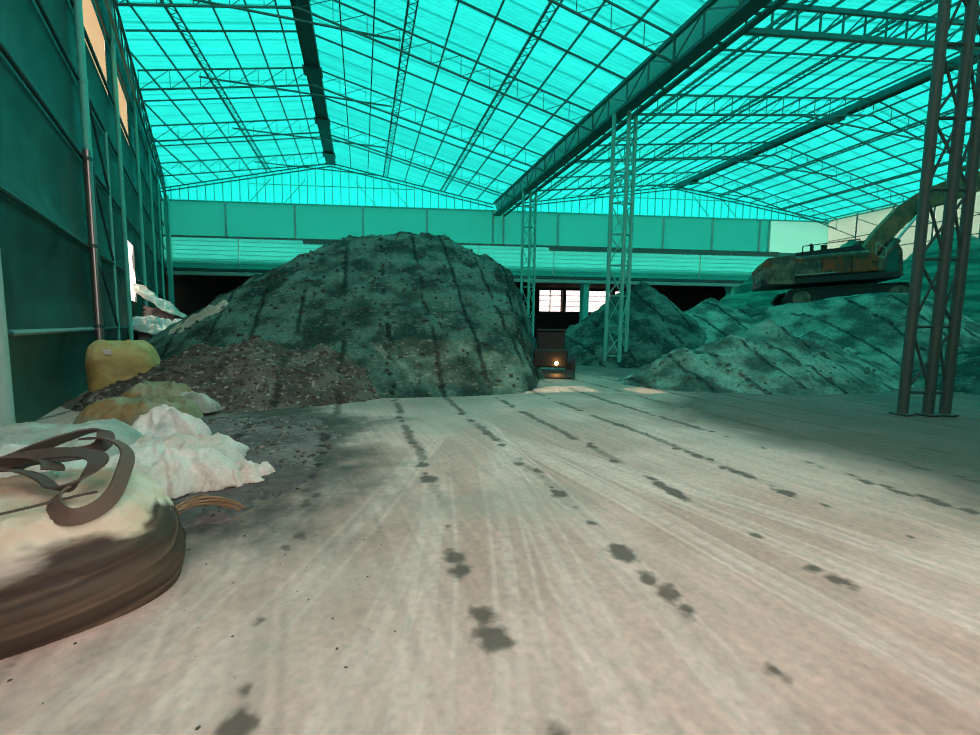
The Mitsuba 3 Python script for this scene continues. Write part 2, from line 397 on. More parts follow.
TL = [12.9, 18.2, 23.5, 28.8]
for i, y in enumerate(TL + [34.1]):
    t = thing("roof_truss", f"steel roof truss of the bay over the big soil heap, {ORD[i]} from the front", "truss", "roof trusses of the left bay")
    half_truss(t, y, wall_x(y) + 0.3, RIDGE, zl, 0.80)
    if y < 34: half_truss(t, y, RIDGE, VALL, zr, 0.80)
    zt = 12.68
    obj("tie_rod", bar((max(-6.9, wall_x(y) + 0.4), y, zt), (1.6, y, zt), 0.06), "mat_truss", t)
for i, y in enumerate([10.25, 15.55, 20.85, 26.15, 31.45]):
    t = thing("roof_rafter", f"single steel rafter between the trusses over the big soil heap, {ORD[i]} from the front", "rafter", "rafters of the left bay")
    obj("left_arm", bar((wall_x(y) + 0.2, y, float(zl(wall_x(y) + 0.2)) - 0.19), (RIDGE, y, 13.91), 0.05, 0.06), "mat_truss", t)
    obj("right_arm", bar((RIDGE, y, 13.91), (VALL, y, float(zr(VALL)) - 0.19), 0.05, 0.06), "mat_truss", t)
for i, y in enumerate([5.6, 11.0, 16.3, 21.6, 26.9]):
    t = thing("roof_truss", f"steel roof truss of the bay above the excavator, {ORD[i]} from the front", "truss", "roof trusses of the right bay")
    half_truss(t, y, VALR + 0.05, RIDGE2, z3, 0.78, step=1.0, heavy=2.3 if i == 1 else 1.2)
    half_truss(t, y, RIDGE2, 37.6, z4, 0.78, step=1.3)
    obj("tie_rod", bar((19.5, y, 11.72), (29.8, y, 11.72), 0.06), "mat_truss", t)
for i, y in enumerate([8.3, 13.2, 18.95, 24.25]):
    t = thing("roof_rafter", f"single steel rafter between the trusses above the excavator, {ORD[i]} from the front", "rafter", "rafters of the right bay")
    obj("left_arm", bar((VALR, y, float(z3(VALR)) - 0.19), (RIDGE2, y, float(z3(RIDGE2)) - 0.19), 0.05, 0.06), "mat_truss", t)
    obj("right_arm", bar((RIDGE2, y, float(z3(RIDGE2)) - 0.19), (37.6, y, float(z4(37.6)) - 0.19), 0.05, 0.06), "mat_truss", t)

# ------------------------------------------------------------------ lattice columns under the valley girder
def lattice_column(feet, ztop, label, m_leg, m_web, r):
    t = thing("lattice_column", label, "column", "lattice columns under the valley girder")
    P = [V(x, y, 0) for x, y in feet]
    for p in P:
        obj("leg", tube([p, p + V(0, 0, ztop)], r, 12), m_leg, t, smooth=40)
        obj("base_plate", rbox(0.3, 0.3, 0.03, 0.005, p + V(0, 0, 0.025)), "mat_rust_steel", t)
    zs = np.arange(0.45, ztop - 0.3, 1.28)
    for k, z in enumerate(zs):
        for a, b in ((0, 1), (1, 2), (2, 0)):
            obj("strut", tube([P[a] + V(0, 0, z), P[b] + V(0, 0, z)], r * 0.34, 6), m_web, t)
            if k + 1 < len(zs):
                c, d = (a, b) if k % 2 else (b, a)
                obj("brace", tube([P[c] + V(0, 0, z), P[d] + V(0, 0, zs[k + 1])], r * 0.30, 6), m_web, t)
lattice_column([(10.18, 5.72), (10.62, 5.56), (10.97, 5.48)], 10.40, "nearest three-legged lattice column, standing in front of the excavator", "mat_rust_steel", "mat_steel_dark", 0.085)
lattice_column([(10.08, 16.45), (10.48, 16.0), (11.0, 16.3)], 10.40, "tall teal lattice column in the middle of the hall beside the light soil heap", "mat_steel_teal", "mat_steel_teal", 0.085)
lattice_column([(10.1, 27.0), (10.5, 26.7), (10.98, 27.0)], 10.40, "far teal lattice column rising behind the big soil heap", "mat_steel_teal", "mat_steel_teal", 0.085)

# ------------------------------------------------------------------ left wall
WL = struct("wall_left", "tall wall of dark green tarpaulin stretched between pipe posts")
WD = V(-0.305, 1, 0) / math.hypot(0.305, 1)
WN = V(WD[1], -WD[0], 0)          # points into the hall
def wl(y, z, off=0.0):
    return V(wall_x(y), y, z) + WN * off
POSTS = [-3.0, 2.2, 7.55, 13.15, 18.65, 23.35, 28.8, 34.0, 39.25]
rng = np.random.default_rng(4)

def tarp_panel(y0, y1, z0, z1, seed, amp=0.05):
    ny, nz = max(4, int((y1 - y0) / 0.16)), max(4, int((z1 - z0) / 0.12))
    yy, zz = np.meshgrid(np.linspace(y0, y1, ny), np.linspace(z0, z1, nz))
    u, v = (yy - y0) / (y1 - y0), (zz - z0) / (z1 - z0)
    edge = np.clip(np.minimum(np.minimum(u, 1 - u) * 6, np.minimum(v, 1 - v) * 4), 0, 1)
    q = np.stack([yy * 0.9 + 0.5 * zz, zz * 2.6 - 0.6 * yy, yy * 0 + seed], -1)
    n = 1 - np.abs(2 * fb(q, 3, seed) - 1)
    drape = 0.10 * np.sin(np.pi * u) * np.sin(np.pi * v)
    off = -0.06 - edge * (drape + amp * n * (1.3 - v))
    P = np.stack([wall_x(yy) + WN[0] * off, yy + WN[1] * off, zz], -1)
    return slab(P, 0.012, -WN)

ROWS = [-0.08, 1.43, 3.38, 5.45, 7.25, 8.95]
STRIPS = {3: (13.55, 17.85), 4: (19.05, 22.45)}
for i in range(len(POSTS) - 1):
    a, b = POSTS[i], POSTS[i + 1]
    for r in range(5):
        z0, z1 = ROWS[r], ROWS[r + 1]
        y0, y1 = a, b
        if i == 4 and z1 < 5.0:
            y0 = 21.9; obj("tarp_panel", tarp_panel(a, 19.25, z0, z1, 40 + r), "mat_tarp", WL, smooth=True)
            obj("tarp_panel", tarp_panel(19.25, 21.9, z0, min(z1, 2.45), 44 + r), "mat_tarp", WL, smooth=True)
        if i == 4 and r == 3 - 1:
            obj("tarp_panel", tarp_panel(a, 19.25, z0, z1, 50 + r), "mat_tarp", WL, smooth=True)
            obj("tarp_panel", tarp_panel(19.25, 21.9, 4.75, z1, 51 + r), "mat_tarp", WL, smooth=True)
            y0 = 21.9
        obj("tarp_panel", tarp_panel(y0, y1, z0, z1, 7 * i + r), "mat_tarp", WL, smooth=True)
    top = float(zl(wall_x((a + b) / 2))) if wall_x(b) < RIDGE else 14.0
    if i in STRIPS:
        s0, s1 = STRIPS[i]
        obj("skylight_strip", slab(np.array([[wl(s0, z, -0.08), wl(s1, z, -0.08)] for z in (8.95, 10.75)]), 0.01, -WN), "mat_skylight", WL, label="pale beige translucent strip high in the tarp wall")
        for y0, y1 in ((a, s0), (s1, b)):
            obj("tarp_panel", tarp_panel(y0, y1, 8.95, 10.75, 80 + i), "mat_tarp", WL, smooth=True)
    else:
        obj("tarp_panel", tarp_panel(a, b, 8.95, 10.75, 90 + i), "mat_tarp", WL, smooth=True)
    zc = 10.75
    P = np.array([[wl(a, zc, -0.08), wl(b, zc, -0.08)], [wl(a, float(roof_z(wall_x(a))) + 0.05, -0.08), wl(b, float(roof_z(wall_x(b))) + 0.05, -0.08)]])
    obj("eave_panel", slab(P, 0.012, -WN), "mat_tarp", WL)

# girts: horizontal pipes, one length per bay and level
for i in range(len(POSTS) - 1):
    a, b = POSTS[i], POSTS[i + 1]
    for z in (1.43, 3.38, 5.45, 7.25, 8.90, 10.80):
        if i == 4 and z < 5: 
            obj("girt", tube([wl(a, z, 0.02), wl(19.2, z, 0.02)], 0.04, 8), "mat_steel_dark", WL, smooth=40)
            obj("girt", tube([wl(21.95, z, 0.02), wl(b, z, 0.02)], 0.04, 8), "mat_steel_dark", WL, smooth=40)
            continue
        obj("girt", tube([wl(a, z, 0.02), wl(b, z, 0.02)], 0.045, 8), "mat_galv" if z < 2 and i == 2 else "mat_steel_dark", WL, smooth=40)
    # cross bracing rods in the bays behind the drain pipe
    if i in (3,):
        for z0, z1 in ((1.5, 3.3), (3.45, 5.4), (5.5, 7.2)):
            obj("brace_rod", tube([wl(a + 0.5, z1, 0.05), wl((a + b) / 2, z0, 0.05)], 0.03, 6), "mat_steel_dark", WL)
        obj("stud", tube([wl((a + b) / 2 + 0.2, 0.2, 0.04), wl((a + b) / 2 + 0.2, 7.25, 0.04)], 0.035, 8), "mat_steel_teal", WL, smooth=40)
    # eave lattice girder, in front of the wall top
    if i >= 2:
        for z in (10.9, 12.0):
            obj("eave_chord", bar(wl(a, z + (0 if z < 11 else 0.0), 0.25), wl(b, z, 0.25), 0.08), "mat_truss", WL)
        for k, y in enumerate(np.arange(a, b - 0.3, 0.7)):
            z0, z1 = (10.9, 12.0) if k % 2 else (12.0, 10.9)
            obj("eave_lacing", bar(wl(y, z0, 0.25), wl(min(y + 0.7, b), z1, 0.25), 0.045), "mat_truss", WL)

# posts
def post(y, r, m, zt, label, off=0.10, z0=0.0):
    t = thing("pipe_post", label, "post", "pipe posts along the tarp wall")
    p = wl(y, z0, off)
    obj("pipe", tube([p, wl(y, zt, off)], r, 16), m, t, smooth=40)
    for z in (3.4, 7.25):
        if z > z0: obj("collar", tube([wl(y, z - 0.05, off), wl(y, z + 0.05, off)], r * 1.14, 16), m, t, smooth=40)
    return t
post(6.75, 0.12, "mat_steel_pale", 12.9, "pale pipe post at the left edge, rising behind the flattened sacks")
post(13.0, 0.08, "mat_steel_teal", 12.9, "teal pipe post rising behind the shiny drain pipe", z0=5.4)
post(18.1, 0.065, "mat_steel_teal", 12.6, "teal pipe post left of the bright doorway")
post(23.35, 0.065, "mat_steel_teal", 12.4, "teal pipe post right of the bright doorway")
post(28.8, 0.065, "mat_steel_teal", 12.0, "teal pipe post beyond the bright doorway")
post(34.0, 0.065, "mat_steel_teal", 11.5, "teal pipe post nearest the back left corner")
t = thing("drain_pipe", "shiny dark drain pipe with a thinner twin, beside the yellow sack", "pipe")
obj("main_pipe", tube([wl(12.75, 0.0, 0.12), wl(12.75, 5.6, 0.12)], 0.085, 16), "mat_drain", t, smooth=40)
obj("twin_pipe", tube([wl(13.3, 0.0, 0.10), wl(13.3, 5.5, 0.10)], 0.055, 12), "mat_steel_dark", t, smooth=40)
for z in (1.5, 3.4, 5.4):
    obj("clamp", tube([wl(12.75, z - 0.04, 0.12), wl(12.75, z + 0.04, 0.12)], 0.095, 16), "mat_steel_dark", t, smooth=40)
CORN = V(wall_x(38.9) + 0.5, 38.3, 0)
t = thing("corner_column", "teal square column in the back left corner", "column")
obj("shaft", bar(CORN, CORN + V(0, 0, 11.0), 0.26), "mat_steel_teal", t)
obj("base_plate", rbox(0.5, 0.5, 0.04, 0.01, CORN + V(0, 0, 0.03)), "mat_steel_teal", t)
for z in (3, 6, 9):
    obj("bracket", bar(CORN + V(0, 0, z), CORN + V(-0.35, 0.1, z), 0.1), "mat_steel_teal", t)

# ------------------------------------------------------------------ back wall
WB = struct("wall_back", "back wall: turquoise gable sheets over a dark band, a pale boarded band and a long opening")
def bk(x, z, off=0.0):            # off > 0: into the hall
    n = V(-0.215, -0.977, 0)
    return V(x, back_y(x), z) + n * off
XB0, XB1 = -14.6, 37.9
def corr(x0, x1, zb, zt, off, key, part, m, pitch=0.25, amp=0.02, zf=None):
    n = max(4, int((x1 - x0) / (pitch / 4)))
    xs = np.linspace(x0, x1, n + 1)
    d = amp * np.cos(2 * np.pi * (xs - x0) / pitch)
    tops = zf(xs) if zf is not None else xs * 0 + zt
    P = np.array([[bk(x, zb, off + e) for x, e in zip(xs, d)], [bk(x, z, off + e) for x, z, e in zip(xs, tops, d)]])
    return obj(part, grid(P), m, key, smooth=True)
x = XB0
while x < 37.7:
    x1 = min(x + 1.02, XB1)
    corr(x, x1, 10.80, None, 0.02 * (int(x * 10) % 2), WB, "gable_sheet", "mat_gable", zf=lambda xs: np.maximum(roof_z(np.clip(xs, -14.6, 38)) - 0.02, 10.9))
    x += 1.0
# studs and braces of the gable
for k, x in enumerate(np.arange(-13.6, 37.5, 0.61)):
    z1 = float(roof_z(x)) - 0.15
    if z1 - 10.85 > 0.25:
        obj("gable_stud", bar(bk(x, 10.8, 0.10), bk(x, z1, 0.10), 0.035 if k % 2 else 0.07, 0.05), "mat_steel_teal", WB)
for x0, x1 in ((-11, 7), (12.5, 33)):
    obj("gable_rail", bar(bk(x0 + 3.0, 12.2, 0.15), bk(x1 - 3.0, 12.2, 0.15), 0.05), "mat_steel_teal", WB)
for x, s in ((-8, 1), (-5.5, 1), (1.2, -1), (3.6, -1), (17.0, 1), (21.0, -1), (27.5, -1), (29.8, -1)):
    obj("gable_brace", bar(bk(x, 10.9, 0.13), bk(x + 1.5 * s, min(12.6, float(roof_z(x + 1.5 * s)) - 0.2), 0.13), 0.045), "mat_steel_teal", WB)
# upper chord along the gable under the roof
for xa, xb in ((XB0 + 0.2, RIDGE), (RIDGE, VALL), (VALR, RIDGE2), (RIDGE2, 37.6)):
    for d in (0.18, 0.42):
        obj("gable_chord", bar(bk(xa, float(roof_z(xa + 1e-3)) - d, 0.2), bk(xb, float(roof_z(xb - 1e-3)) - d, 0.2), 0.08, 0.07), "mat_truss", WB)
# dark band with pale posts
PX = [-14.6, -9.83, -4.83, 0.2, 5.03, 10.13, 10.95, 15.26, 19.54, 23.8, 27.9, 31.89, 32.7, 37.9]
for k in range(len(PX) - 1):
    a, b = PX[k], PX[k + 1]
    n = 14
    xs = np.linspace(a, b, n)
    P = np.array([[bk(x, z, -0.05 - 0.05 * math.sin(math.pi * i / (n - 1)) * math.sin(math.pi * (z - 8.2) / 2.7)) for i, x in enumerate(xs)] for z in np.linspace(8.2, 10.85, 6)])
    obj("band_panel", grid(P), "mat_end_sheet" if k == 12 else "mat_band", WB, smooth=True)
for x in PX[1:-1]:
    obj("band_post", bar(bk(x, 8.15, 0.06), bk(x, 10.82, 0.06), 0.14), "mat_steel_pale", WB)
obj("band_rail", bar(bk(XB0, 10.82, 0.06), bk(XB1, 10.82, 0.06), 0.10, 0.10), "mat_steel_teal", WB)
obj("ledge", bar(bk(XB0, 8.17, 0.12), bk(14.6, 8.17, 0.12), 0.30, 0.10), "mat_trim", WB)
obj("ledge", bar(bk(14.6, 8.02, 0.16), bk(33.5, 8.02, 0.16), 0.34, 0.36), "mat_trim", WB)
obj("ledge", bar(bk(-4.2, 8.02, 0.16), bk(4.0, 8.02, 0.16), 0.34, 0.36), "mat_trim", WB)
# pale boarded band: horizontal boards in lengths between joints
zb = np.linspace(5.85, 8.20, 8)
JX = [-14.6, -9.0, -3.0, 3.0, 9.0, 15.0, 21.0, 27.0, 33.4]
for r in range(7):
    for k in range(len(JX) - 1):
        obj("board", grid(np.array([[bk(JX[k] + 0.005, z, o), bk(JX[k + 1] - 0.005, z, o)] for z, o in ((zb[r] - 0.02, 0.03), (zb[r] + 0.03, 0.005), (zb[r + 1] - 0.01, -0.015))])), "mat_board", WB)
for r in range(1, 7):
    for k in range(len(JX) - 1):
        obj("board_seam", bar(bk(JX[k], zb[r], 0.05), bk(JX[k + 1], zb[r], 0.05), 0.03, 0.035), "mat_steel_teal", WB)
for k in range(1, len(JX) - 1):
    obj("board_batten", bar(bk(JX[k], 5.85, 0.05), bk(JX[k], 8.1, 0.05), 0.10, 0.03), "mat_steel_pale", WB)
obj("lintel", bar(bk(XB0, 5.72, 0.02), bk(XB1, 5.72, 0.02), 0.16, 0.22), "mat_steel_dark", WB)
obj("lintel", bar(bk(XB0, 5.42, 0.12), bk(XB1, 5.42, 0.12), 0.24, 0.26), "mat_steel_pale", WB)
obj("end_panel", slab(np.array([[bk(33.4, z, 0), bk(37.9, z, 0)] for z in (0.0, 8.2)]), 0.05, (0, 1, 0)), "mat_panel", WB)
for k, x in enumerate([-7.5, 5.0, 17.65, 30.0]):
    t = thing("opening_pillar", f"teal pillar standing in the back wall opening, {ORD[k]} from the left", "pillar", "pillars of the back opening")
    obj("shaft", bar(bk(x, 0, -0.3), bk(x, 5.3, -0.3), 0.62, 0.5), "mat_steel_teal", t)
    obj("cap", bar(bk(x, 5.12, -0.3), bk(x, 5.29, -0.3), 0.8, 0.62), "mat_steel_teal", t)

# annex behind the back wall
AN = struct("wall_annex", "dark room seen through the opening in the back wall")
def ax(x, z, d): return bk(x, z, -d)
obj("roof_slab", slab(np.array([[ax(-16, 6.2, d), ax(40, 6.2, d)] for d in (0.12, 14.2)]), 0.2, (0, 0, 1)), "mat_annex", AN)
obj("roof_reflector", slab(np.array([[ax(-16, 6.41, d), ax(40, 6.41, d)] for d in (0.12, 14.2)]), 0.05, (0, 0, 1)), "mat_reflector_white", AN)  # unseen white layer added to bounce daylight up to the gable
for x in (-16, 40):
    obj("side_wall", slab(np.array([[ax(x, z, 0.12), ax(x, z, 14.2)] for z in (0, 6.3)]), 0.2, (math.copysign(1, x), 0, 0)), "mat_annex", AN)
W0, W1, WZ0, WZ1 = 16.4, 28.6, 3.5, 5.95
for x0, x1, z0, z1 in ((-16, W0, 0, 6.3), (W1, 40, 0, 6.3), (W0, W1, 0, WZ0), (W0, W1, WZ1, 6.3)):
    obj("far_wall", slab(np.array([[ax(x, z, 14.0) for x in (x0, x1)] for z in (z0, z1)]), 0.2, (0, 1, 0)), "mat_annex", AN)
for k, (x0, x1) in enumerate(((W0, 18.9), (19.4, 24.5), (25.0, W1))):
    wk = struct(f"window_{k + 1}", "bright barred window at the far side of the dark annex")
    scene[wk] = mikit.ply(slab(np.array([[ax(x, z, 14.1) for x in (x0, x1)] for z in (WZ0, WZ1)]), 0.01, (0, 1, 0)), "mat_glass")
    for z in np.linspace(WZ0, WZ1, 5):
        obj("window_bar", bar(ax(x0, z, 13.95), ax(x1, z, 13.95), 0.06), "mat_steel_dark", wk)
    for x in np.linspace(x0, x1, 3):
        obj("window_bar", bar(ax(x, WZ0, 13.95), ax(x, WZ1, 13.95), 0.09), "mat_steel_dark", wk)
    if k < 2:
        obj("mullion", bar(ax(x1 + 0.25, WZ0, 14.0), ax(x1 + 0.25, WZ1, 14.0), 0.5, 0.2), "mat_annex", wk)

# ------------------------------------------------------------------ right and front walls
WR = struct("wall_right", "right wall: pale translucent sheets above dark panels")
for k, y in enumerate(np.arange(FRONT_R, 27.4, 2.45)):
    y1 = y + 2.43
    obj("pale_sheet", slab(np.array([[V(37.9, yy, z) for yy in (y, y1)] for z in (5.0, 11.1)]), 0.01, (1, 0, 0)), "mat_pale_sheet", WR)
    obj("lower_panel", slab(np.array([[V(37.9, yy, z) for yy in (y, y1)] for z in (0.0, 5.0)]), 0.04, (1, 0, 0)), "mat_panel", WR)
    obj("stud", bar((37.8, y, 0), (37.8, y, 11.0), 0.08), "mat_truss", WR)
    obj("brace", bar((37.75, y, 9.2), (37.75, y1, 10.6), 0.05), "mat_truss", WR)
for z in (6.5, 8.0, 9.2, 10.9):
    obj("rail", bar((37.8, FRONT_R, z), (37.8, 27.6, z), 0.06), "mat_truss", WR)
WF = struct("wall_front", "closed front of the right bay")
xs = np.linspace(5.6, 38, 17)
for a, b in zip(xs[:-1], xs[1:]):
    obj("front_panel", slab(np.array([[V(x, FRONT_R - 1.0, z) for x in (a, b - 0.02)] for z in (0.0, 12.9)]), 0.05, (0, -1, 0)), "mat_panel", WF)

# ------------------------------------------------------------------ soil heaps
def cones(X, Y, pts, slope, k=5.0):
    e = 0
    for x, y, z in pts:
        e = e + np.exp(k * (z - slope * np.hypot(X - x, Y - y)))
    return np.log(e + 1e-9) / k

def heap(name, label, x0, x1, y0, y1, res, fn, mat, rough=0.25, seed=1, fine=0.08):
    xs, ys = np.arange(x0, x1 + res, res), np.arange(y0, y1 + res, res)
    X, Y = np.meshgrid(xs, ys)
    p = np.stack([X, Y, X * 0], -1)
    Z = fn(X, Y)
    body = np.clip(Z + 0.2, 0, 1)
    big = (fb(p * 0.7, 4, seed) - 0.5) * rough * 2
    lump = (fb(p * 3.2, 3, seed + 9) - 0.5) * fine * 2
    Z = Z + body * (big + lump)
    Z = np.maximum(Z, -0.12)
    v, f = grid(np.stack([X, Y, Z], -1))
    keep = (v[f][:, :, 2] > -0.115).any(1)
    f = f[keep]
    used = np.unique(f); mp = np.full(len(v), -1); mp[used] = np.arange(len(used))
    k = obj(name, (v[used], mp[f]), mat, smooth=True)
    tag(k, label, "soil heap")
    return lambda x, y: float(np.interp(y, ys, [np.interp(x, xs, row) for row in Z]))

def h1(X, Y):
    z = cones(X, Y, [(-7.0, 18.6, 0.5), (-6.06, 17.9, 0.75), (-4.97, 17.5, 1.2), (-3.6, 17.5, 3.0), (-2.15, 17.5, 3.75), (-0.4, 17.5, 5.0), (1.47, 17.5, 5.3), (3.2, 17.5, 5.3), (4.9, 17.3, 4.5), (6.2, 17.0, 3.6), (7.0, 17.2, 2.6), (0.5, 17.5, 5.15), (2.4, 17.5, 5.3), (-1.3, 17.5, 4.4)], 0.74, 2.2) - 0.15
    d = (X - 5.6) * -0.915 + (Y - 13.3) * 0.402
    w = (fb(np.stack([X * 0.9, Y * 0.9, X * 0], -1), 4, 5) - 0.5) * 1.3
    return np.minimum(z, 2.7 * (d + w))
H1 = heap("soil_heap", "biggest dark soil heap under the left roof ridge, with a steep cut right end", -10, 9, 8.5, 26, 0.085, h1, "mat_soil_dark", 0.14, 3, 0.12)
def h2(X, Y):
    return cones(X, Y, [(-4.3, 10.9, 0.75), (-3.4, 11.0, 1.2), (-2.4, 11.2, 1.4), (-0.95, 11.4, 1.2), (-0.3, 11.8, 0.7)], 0.60)
H2 = heap("soil_heap", "brown rubble-strewn soil mound in front of the biggest heap, beside the sacks", -7, 2.5, 7.4, 15, 0.06, h2, "mat_soil_debris", 0.20, 11, 0.10)
def h3(X, Y):
    return cones(X, Y, [(7.9, 10.9, 0.05), (9.2, 10.7, 1.1), (11.0, 10.8, 1.6), (13.0, 11.2, 1.95), (15.2, 11.5, 1.7), (16.5, 11.0, 0.9)], 0.62)
H3 = heap("soil_heap", "light coloured soil heap in front of the excavator, left of the nearest lattice column", 5, 21, 4.5, 16, 0.085, h3, "mat_soil_light", 0.20, 21, 0.12)
EX = V(22.0, 15.4, 2.7)
def h4(X, Y):
    plate = EX[2] - 0.75 * np.maximum(0, np.hypot(X - EX[0], Y - EX[1]) - 3.7)
    plate = plate + 0.75 * np.exp(-((np.hypot(X - EX[0] + 1.2, Y - EX[1] + 2.4) / 2.2) ** 2)) * 0.75
    return np.maximum(np.minimum(cones(X, Y, [(17.2, 18.2, 3.3), (15.6, 18.8, 2.6), (18.8, 17.5, 3.0), (19.0, 13.0, 2.2)], 0.6), 3.6), plate)
H4 = heap("soil_heap", "flat-topped soil bank that the excavator stands on", 9, 31, 6, 27, 0.12, h4, "mat_soil_light", 0.10, 31, 0.07)
def h7(X, Y):
    return cones(X, Y, [(14.0, 19.5, 4.15), (13.2, 19.6, 3.6), (12.4, 19.8, 2.8), (10.8, 21.0, 1.7), (15.2, 20.0, 3.5), (16.5, 20.5, 3.0), (9.0, 22.5, 0.9)], 0.8)
H7 = heap("soil_heap", "dark soil heap behind the middle lattice column, below the back opening", 5, 21, 12.5, 28, 0.11, h7, "mat_soil_dark", 0.25, 41, 0.1)
def h9(X, Y):
    return cones(X, Y, [(18.6, 7.6, 1.4), (20.5, 8.2, 1.8), (22.5, 7.5, 1.8)], 0.5)
H9 = heap("soil_heap", "low dark soil bank at the right edge, behind the nearest lattice column", 14, 28, 2.5, 13, 0.12, h9, "mat_soil_dark", 0.2, 51, 0.1)
def h10(X, Y):
    z = cones(X, Y, [(-8.5, 21.0, 2.3), (-8.0, 21.2, 2.2), (-7.3, 20.9, 1.2), (-8.2, 20.0, 1.6), (-7.2, 18.4, 1.0), (-6.4, 15.8, 0.6), (-5.8, 13.6, 0.3)], 0.75)
    return np.where(X > wall_x(Y) + 0.2, z, -1)
H10 = heap("soil_heap", "dark wet dirt bank along the tarp wall below the bright doorway", -11, -4, 11, 25, 0.09, h10, "mat_soil_wet", 0.15, 61, 0.1)
soil("mat_painted_sun", (0.40, 0.32, 0.26), (0.58, 0.48, 0.40), 0.2, 0.03, 6.0)  # pale colour stands in for sun falling on the heap flank
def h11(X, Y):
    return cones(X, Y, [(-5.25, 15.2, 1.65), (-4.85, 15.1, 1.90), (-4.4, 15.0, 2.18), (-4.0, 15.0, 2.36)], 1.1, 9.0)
heap("sun_patch_pile", "pale pile standing in for a sunlit patch on the lower left flank of the biggest heap", -8.0, -1.5, 12, 18, 0.07, h11, "mat_painted_sun", 0.03, 81, 0.05)
def h0(X, Y):
    m = cones(X, Y, [(-1.6, 4.3, 0.13), (-1.2, 5.0, 0.14), (-0.95, 5.8, 0.12), (-0.8, 6.6, 0.12), (-1.3, 6.6, 0.14), (-2.0, 7.4, 0.2), (-1.1, 7.8, 0.13), (-2.6, 6.2, 0.2), (-2.4, 4.6, 0.15), (-0.75, 4.7, 0.05), (-1.1, 3.9, 0.04), (-3.2, 7.0, 0.25), (-3.4, 8.2, 0.25)], 0.22, 9.0)
    return np.where(X > wall_x(Y) + 0.1, m - 0.125 + 0.05 * (fb(np.stack([X * 4, Y * 4, X * 0], -1), 3, 6) - 0.5), -1)
H0 = heap("soil_spill", "thin dark purplish soil spill trodden over the floor right of the sacks", -4.9, 0.8, 3.0, 9.6, 0.035, h0, "mat_soil_wet", 0.05, 71, 0.035)

# covered heap at the right
def h5(X, Y):
    return cones(X, Y, [(27.0, 24.5, 5.6), (28.5, 23.0, 6.6), (30.0, 20.5, 7.3), (32.0, 16.5, 7.6), (34.0, 12.0, 7.6), (26.0, 20.5, 5.2), (27.8, 19.0, 5.4)], 0.95, 2.5)
def net_heap():
    xs, ys = np.arange(13, 37.5, 0.14), np.arange(3.2, 30.5, 0.14)
    X, Y = np.meshgrid(xs, ys)
    Z = h5(X, Y)
    p = np.stack([X * 0.35, Y * 0.35, Z * 2.4], -1)
    Z = Z + np.clip(Z, 0, 1) * ((1 - np.abs(2 * fb(p, 3, 5) - 1)) * 0.28 + 0.5 * (fb(np.stack([X * 0.5, Y * 0.5, X * 0], -1), 3, 8) - 0.5))
    Z = np.minimum(Z, np.where(Y < back_y(X) - 0.3, 99, -0.2))
    Z = np.maximum(Z, -0.12)
    v, f = grid(np.stack([X, Y, Z], -1))
    f = f[(v[f][:, :, 2] > -0.115).any(1)]
    used = np.unique(f); mp = np.full(len(v), -1); mp[used] = np.arange(len(used))
    k = obj("covered_heap", (v[used], mp[f]), "mat_net", smooth=True)
    tag(k, "tall heap draped in wrinkled green netting, behind the excavator at the right", "covered heap")
def net_color(p, n, uv):
    g = mfbm(p.x * 0.5, p.y * 0.5, p.z * 3.0, octaves=4)
    return mix((0.03, 0.09, 0.065), (0.11, 0.27, 0.20), smooth(0.3, 0.7, g)) * (0.7 + 0.6 * mfbm(p.x * 6, p.y * 6, p.z * 14, octaves=2))
scene["mat_net"] = {"type": "twosided", "b": {"type": "principled", "base_color": mikit.proc(net_color), "roughness": 0.7}}
net_heap()

# rubble on the mounds
def rock(r, rs, flat=0.7):
    m = trimesh.creation.icosphere(subdivisions=0, radius=1.0)
    v = m.vertices * (0.6 + 0.8 * rs.random((len(m.vertices), 1))) * r * np.array([1, rs.uniform(0.5, 1), flat])
    a = rs.uniform(0, 6.28)
    c, s = math.cos(a), math.sin(a)
    return v @ np.array([[c, -s, 0], [s, c, 0], [0, 0, 1]]).T, m.faces
def rubble(name, label, n, sampler, hf, r0, r1, mat, seed, parent=None):
    rs = np.random.default_rng(seed)
    out = []
    for _ in range(n):
        x, y = sampler(rs)
        z = hf(x, y)
        if z < -0.05: continue
        v, f = rock(r0 * (r1 / r0) ** (rs.random() ** 2.2), rs)
        out.append((v + V(x, y, z + 0.25 * r0), f))
    k = obj(name, merge(out), mat, parent, kind="stuff")
    if parent is None:
        tag(k, label, "rubble", kind="stuff")
plain("mat_rock_dark", (0.085, 0.072, 0.062), 0.9)
plain("mat_rock_green", (0.13, 0.165, 0.14), 0.9)
plain("mat_rock_dark_green", (0.05, 0.072, 0.062), 0.9)  # darker, greener rock colour for the lumps on the biggest heap
plain("mat_rock_pale", (0.30, 0.26, 0.235), 0.9)
def fast(fn_h, x0, x1, y0, y1):
    gx, gy = np.linspace(x0, x1, 120), np.linspace(y0, y1, 120)
    G = np.array([[fn_h(x, y) for x in gx] for y in gy])
    def f(x, y):
        i = min(119, max(0, int(round((y - y0) / (y1 - y0) * 119)))); j = min(119, max(0, int(round((x - x0) / (x1 - x0) * 119))))
        return G[i, j]
    return f
def heap_z(fn, seed, rough, fine):
    """The heap's surface at single points, as heap() builds it."""
    def g(x, y):
        X, Y = np.array([x]), np.array([y])
        p = np.stack([X, Y, X * 0], -1)
        Z = fn(X, Y)
        b = np.clip(Z + 0.2, 0, 1)
        return float((Z + b * ((fb(p * 0.7, 4, seed) - 0.5) * rough * 2 + (fb(p * 3.2, 3, seed + 9) - 0.5) * fine * 2))[0])
    return g
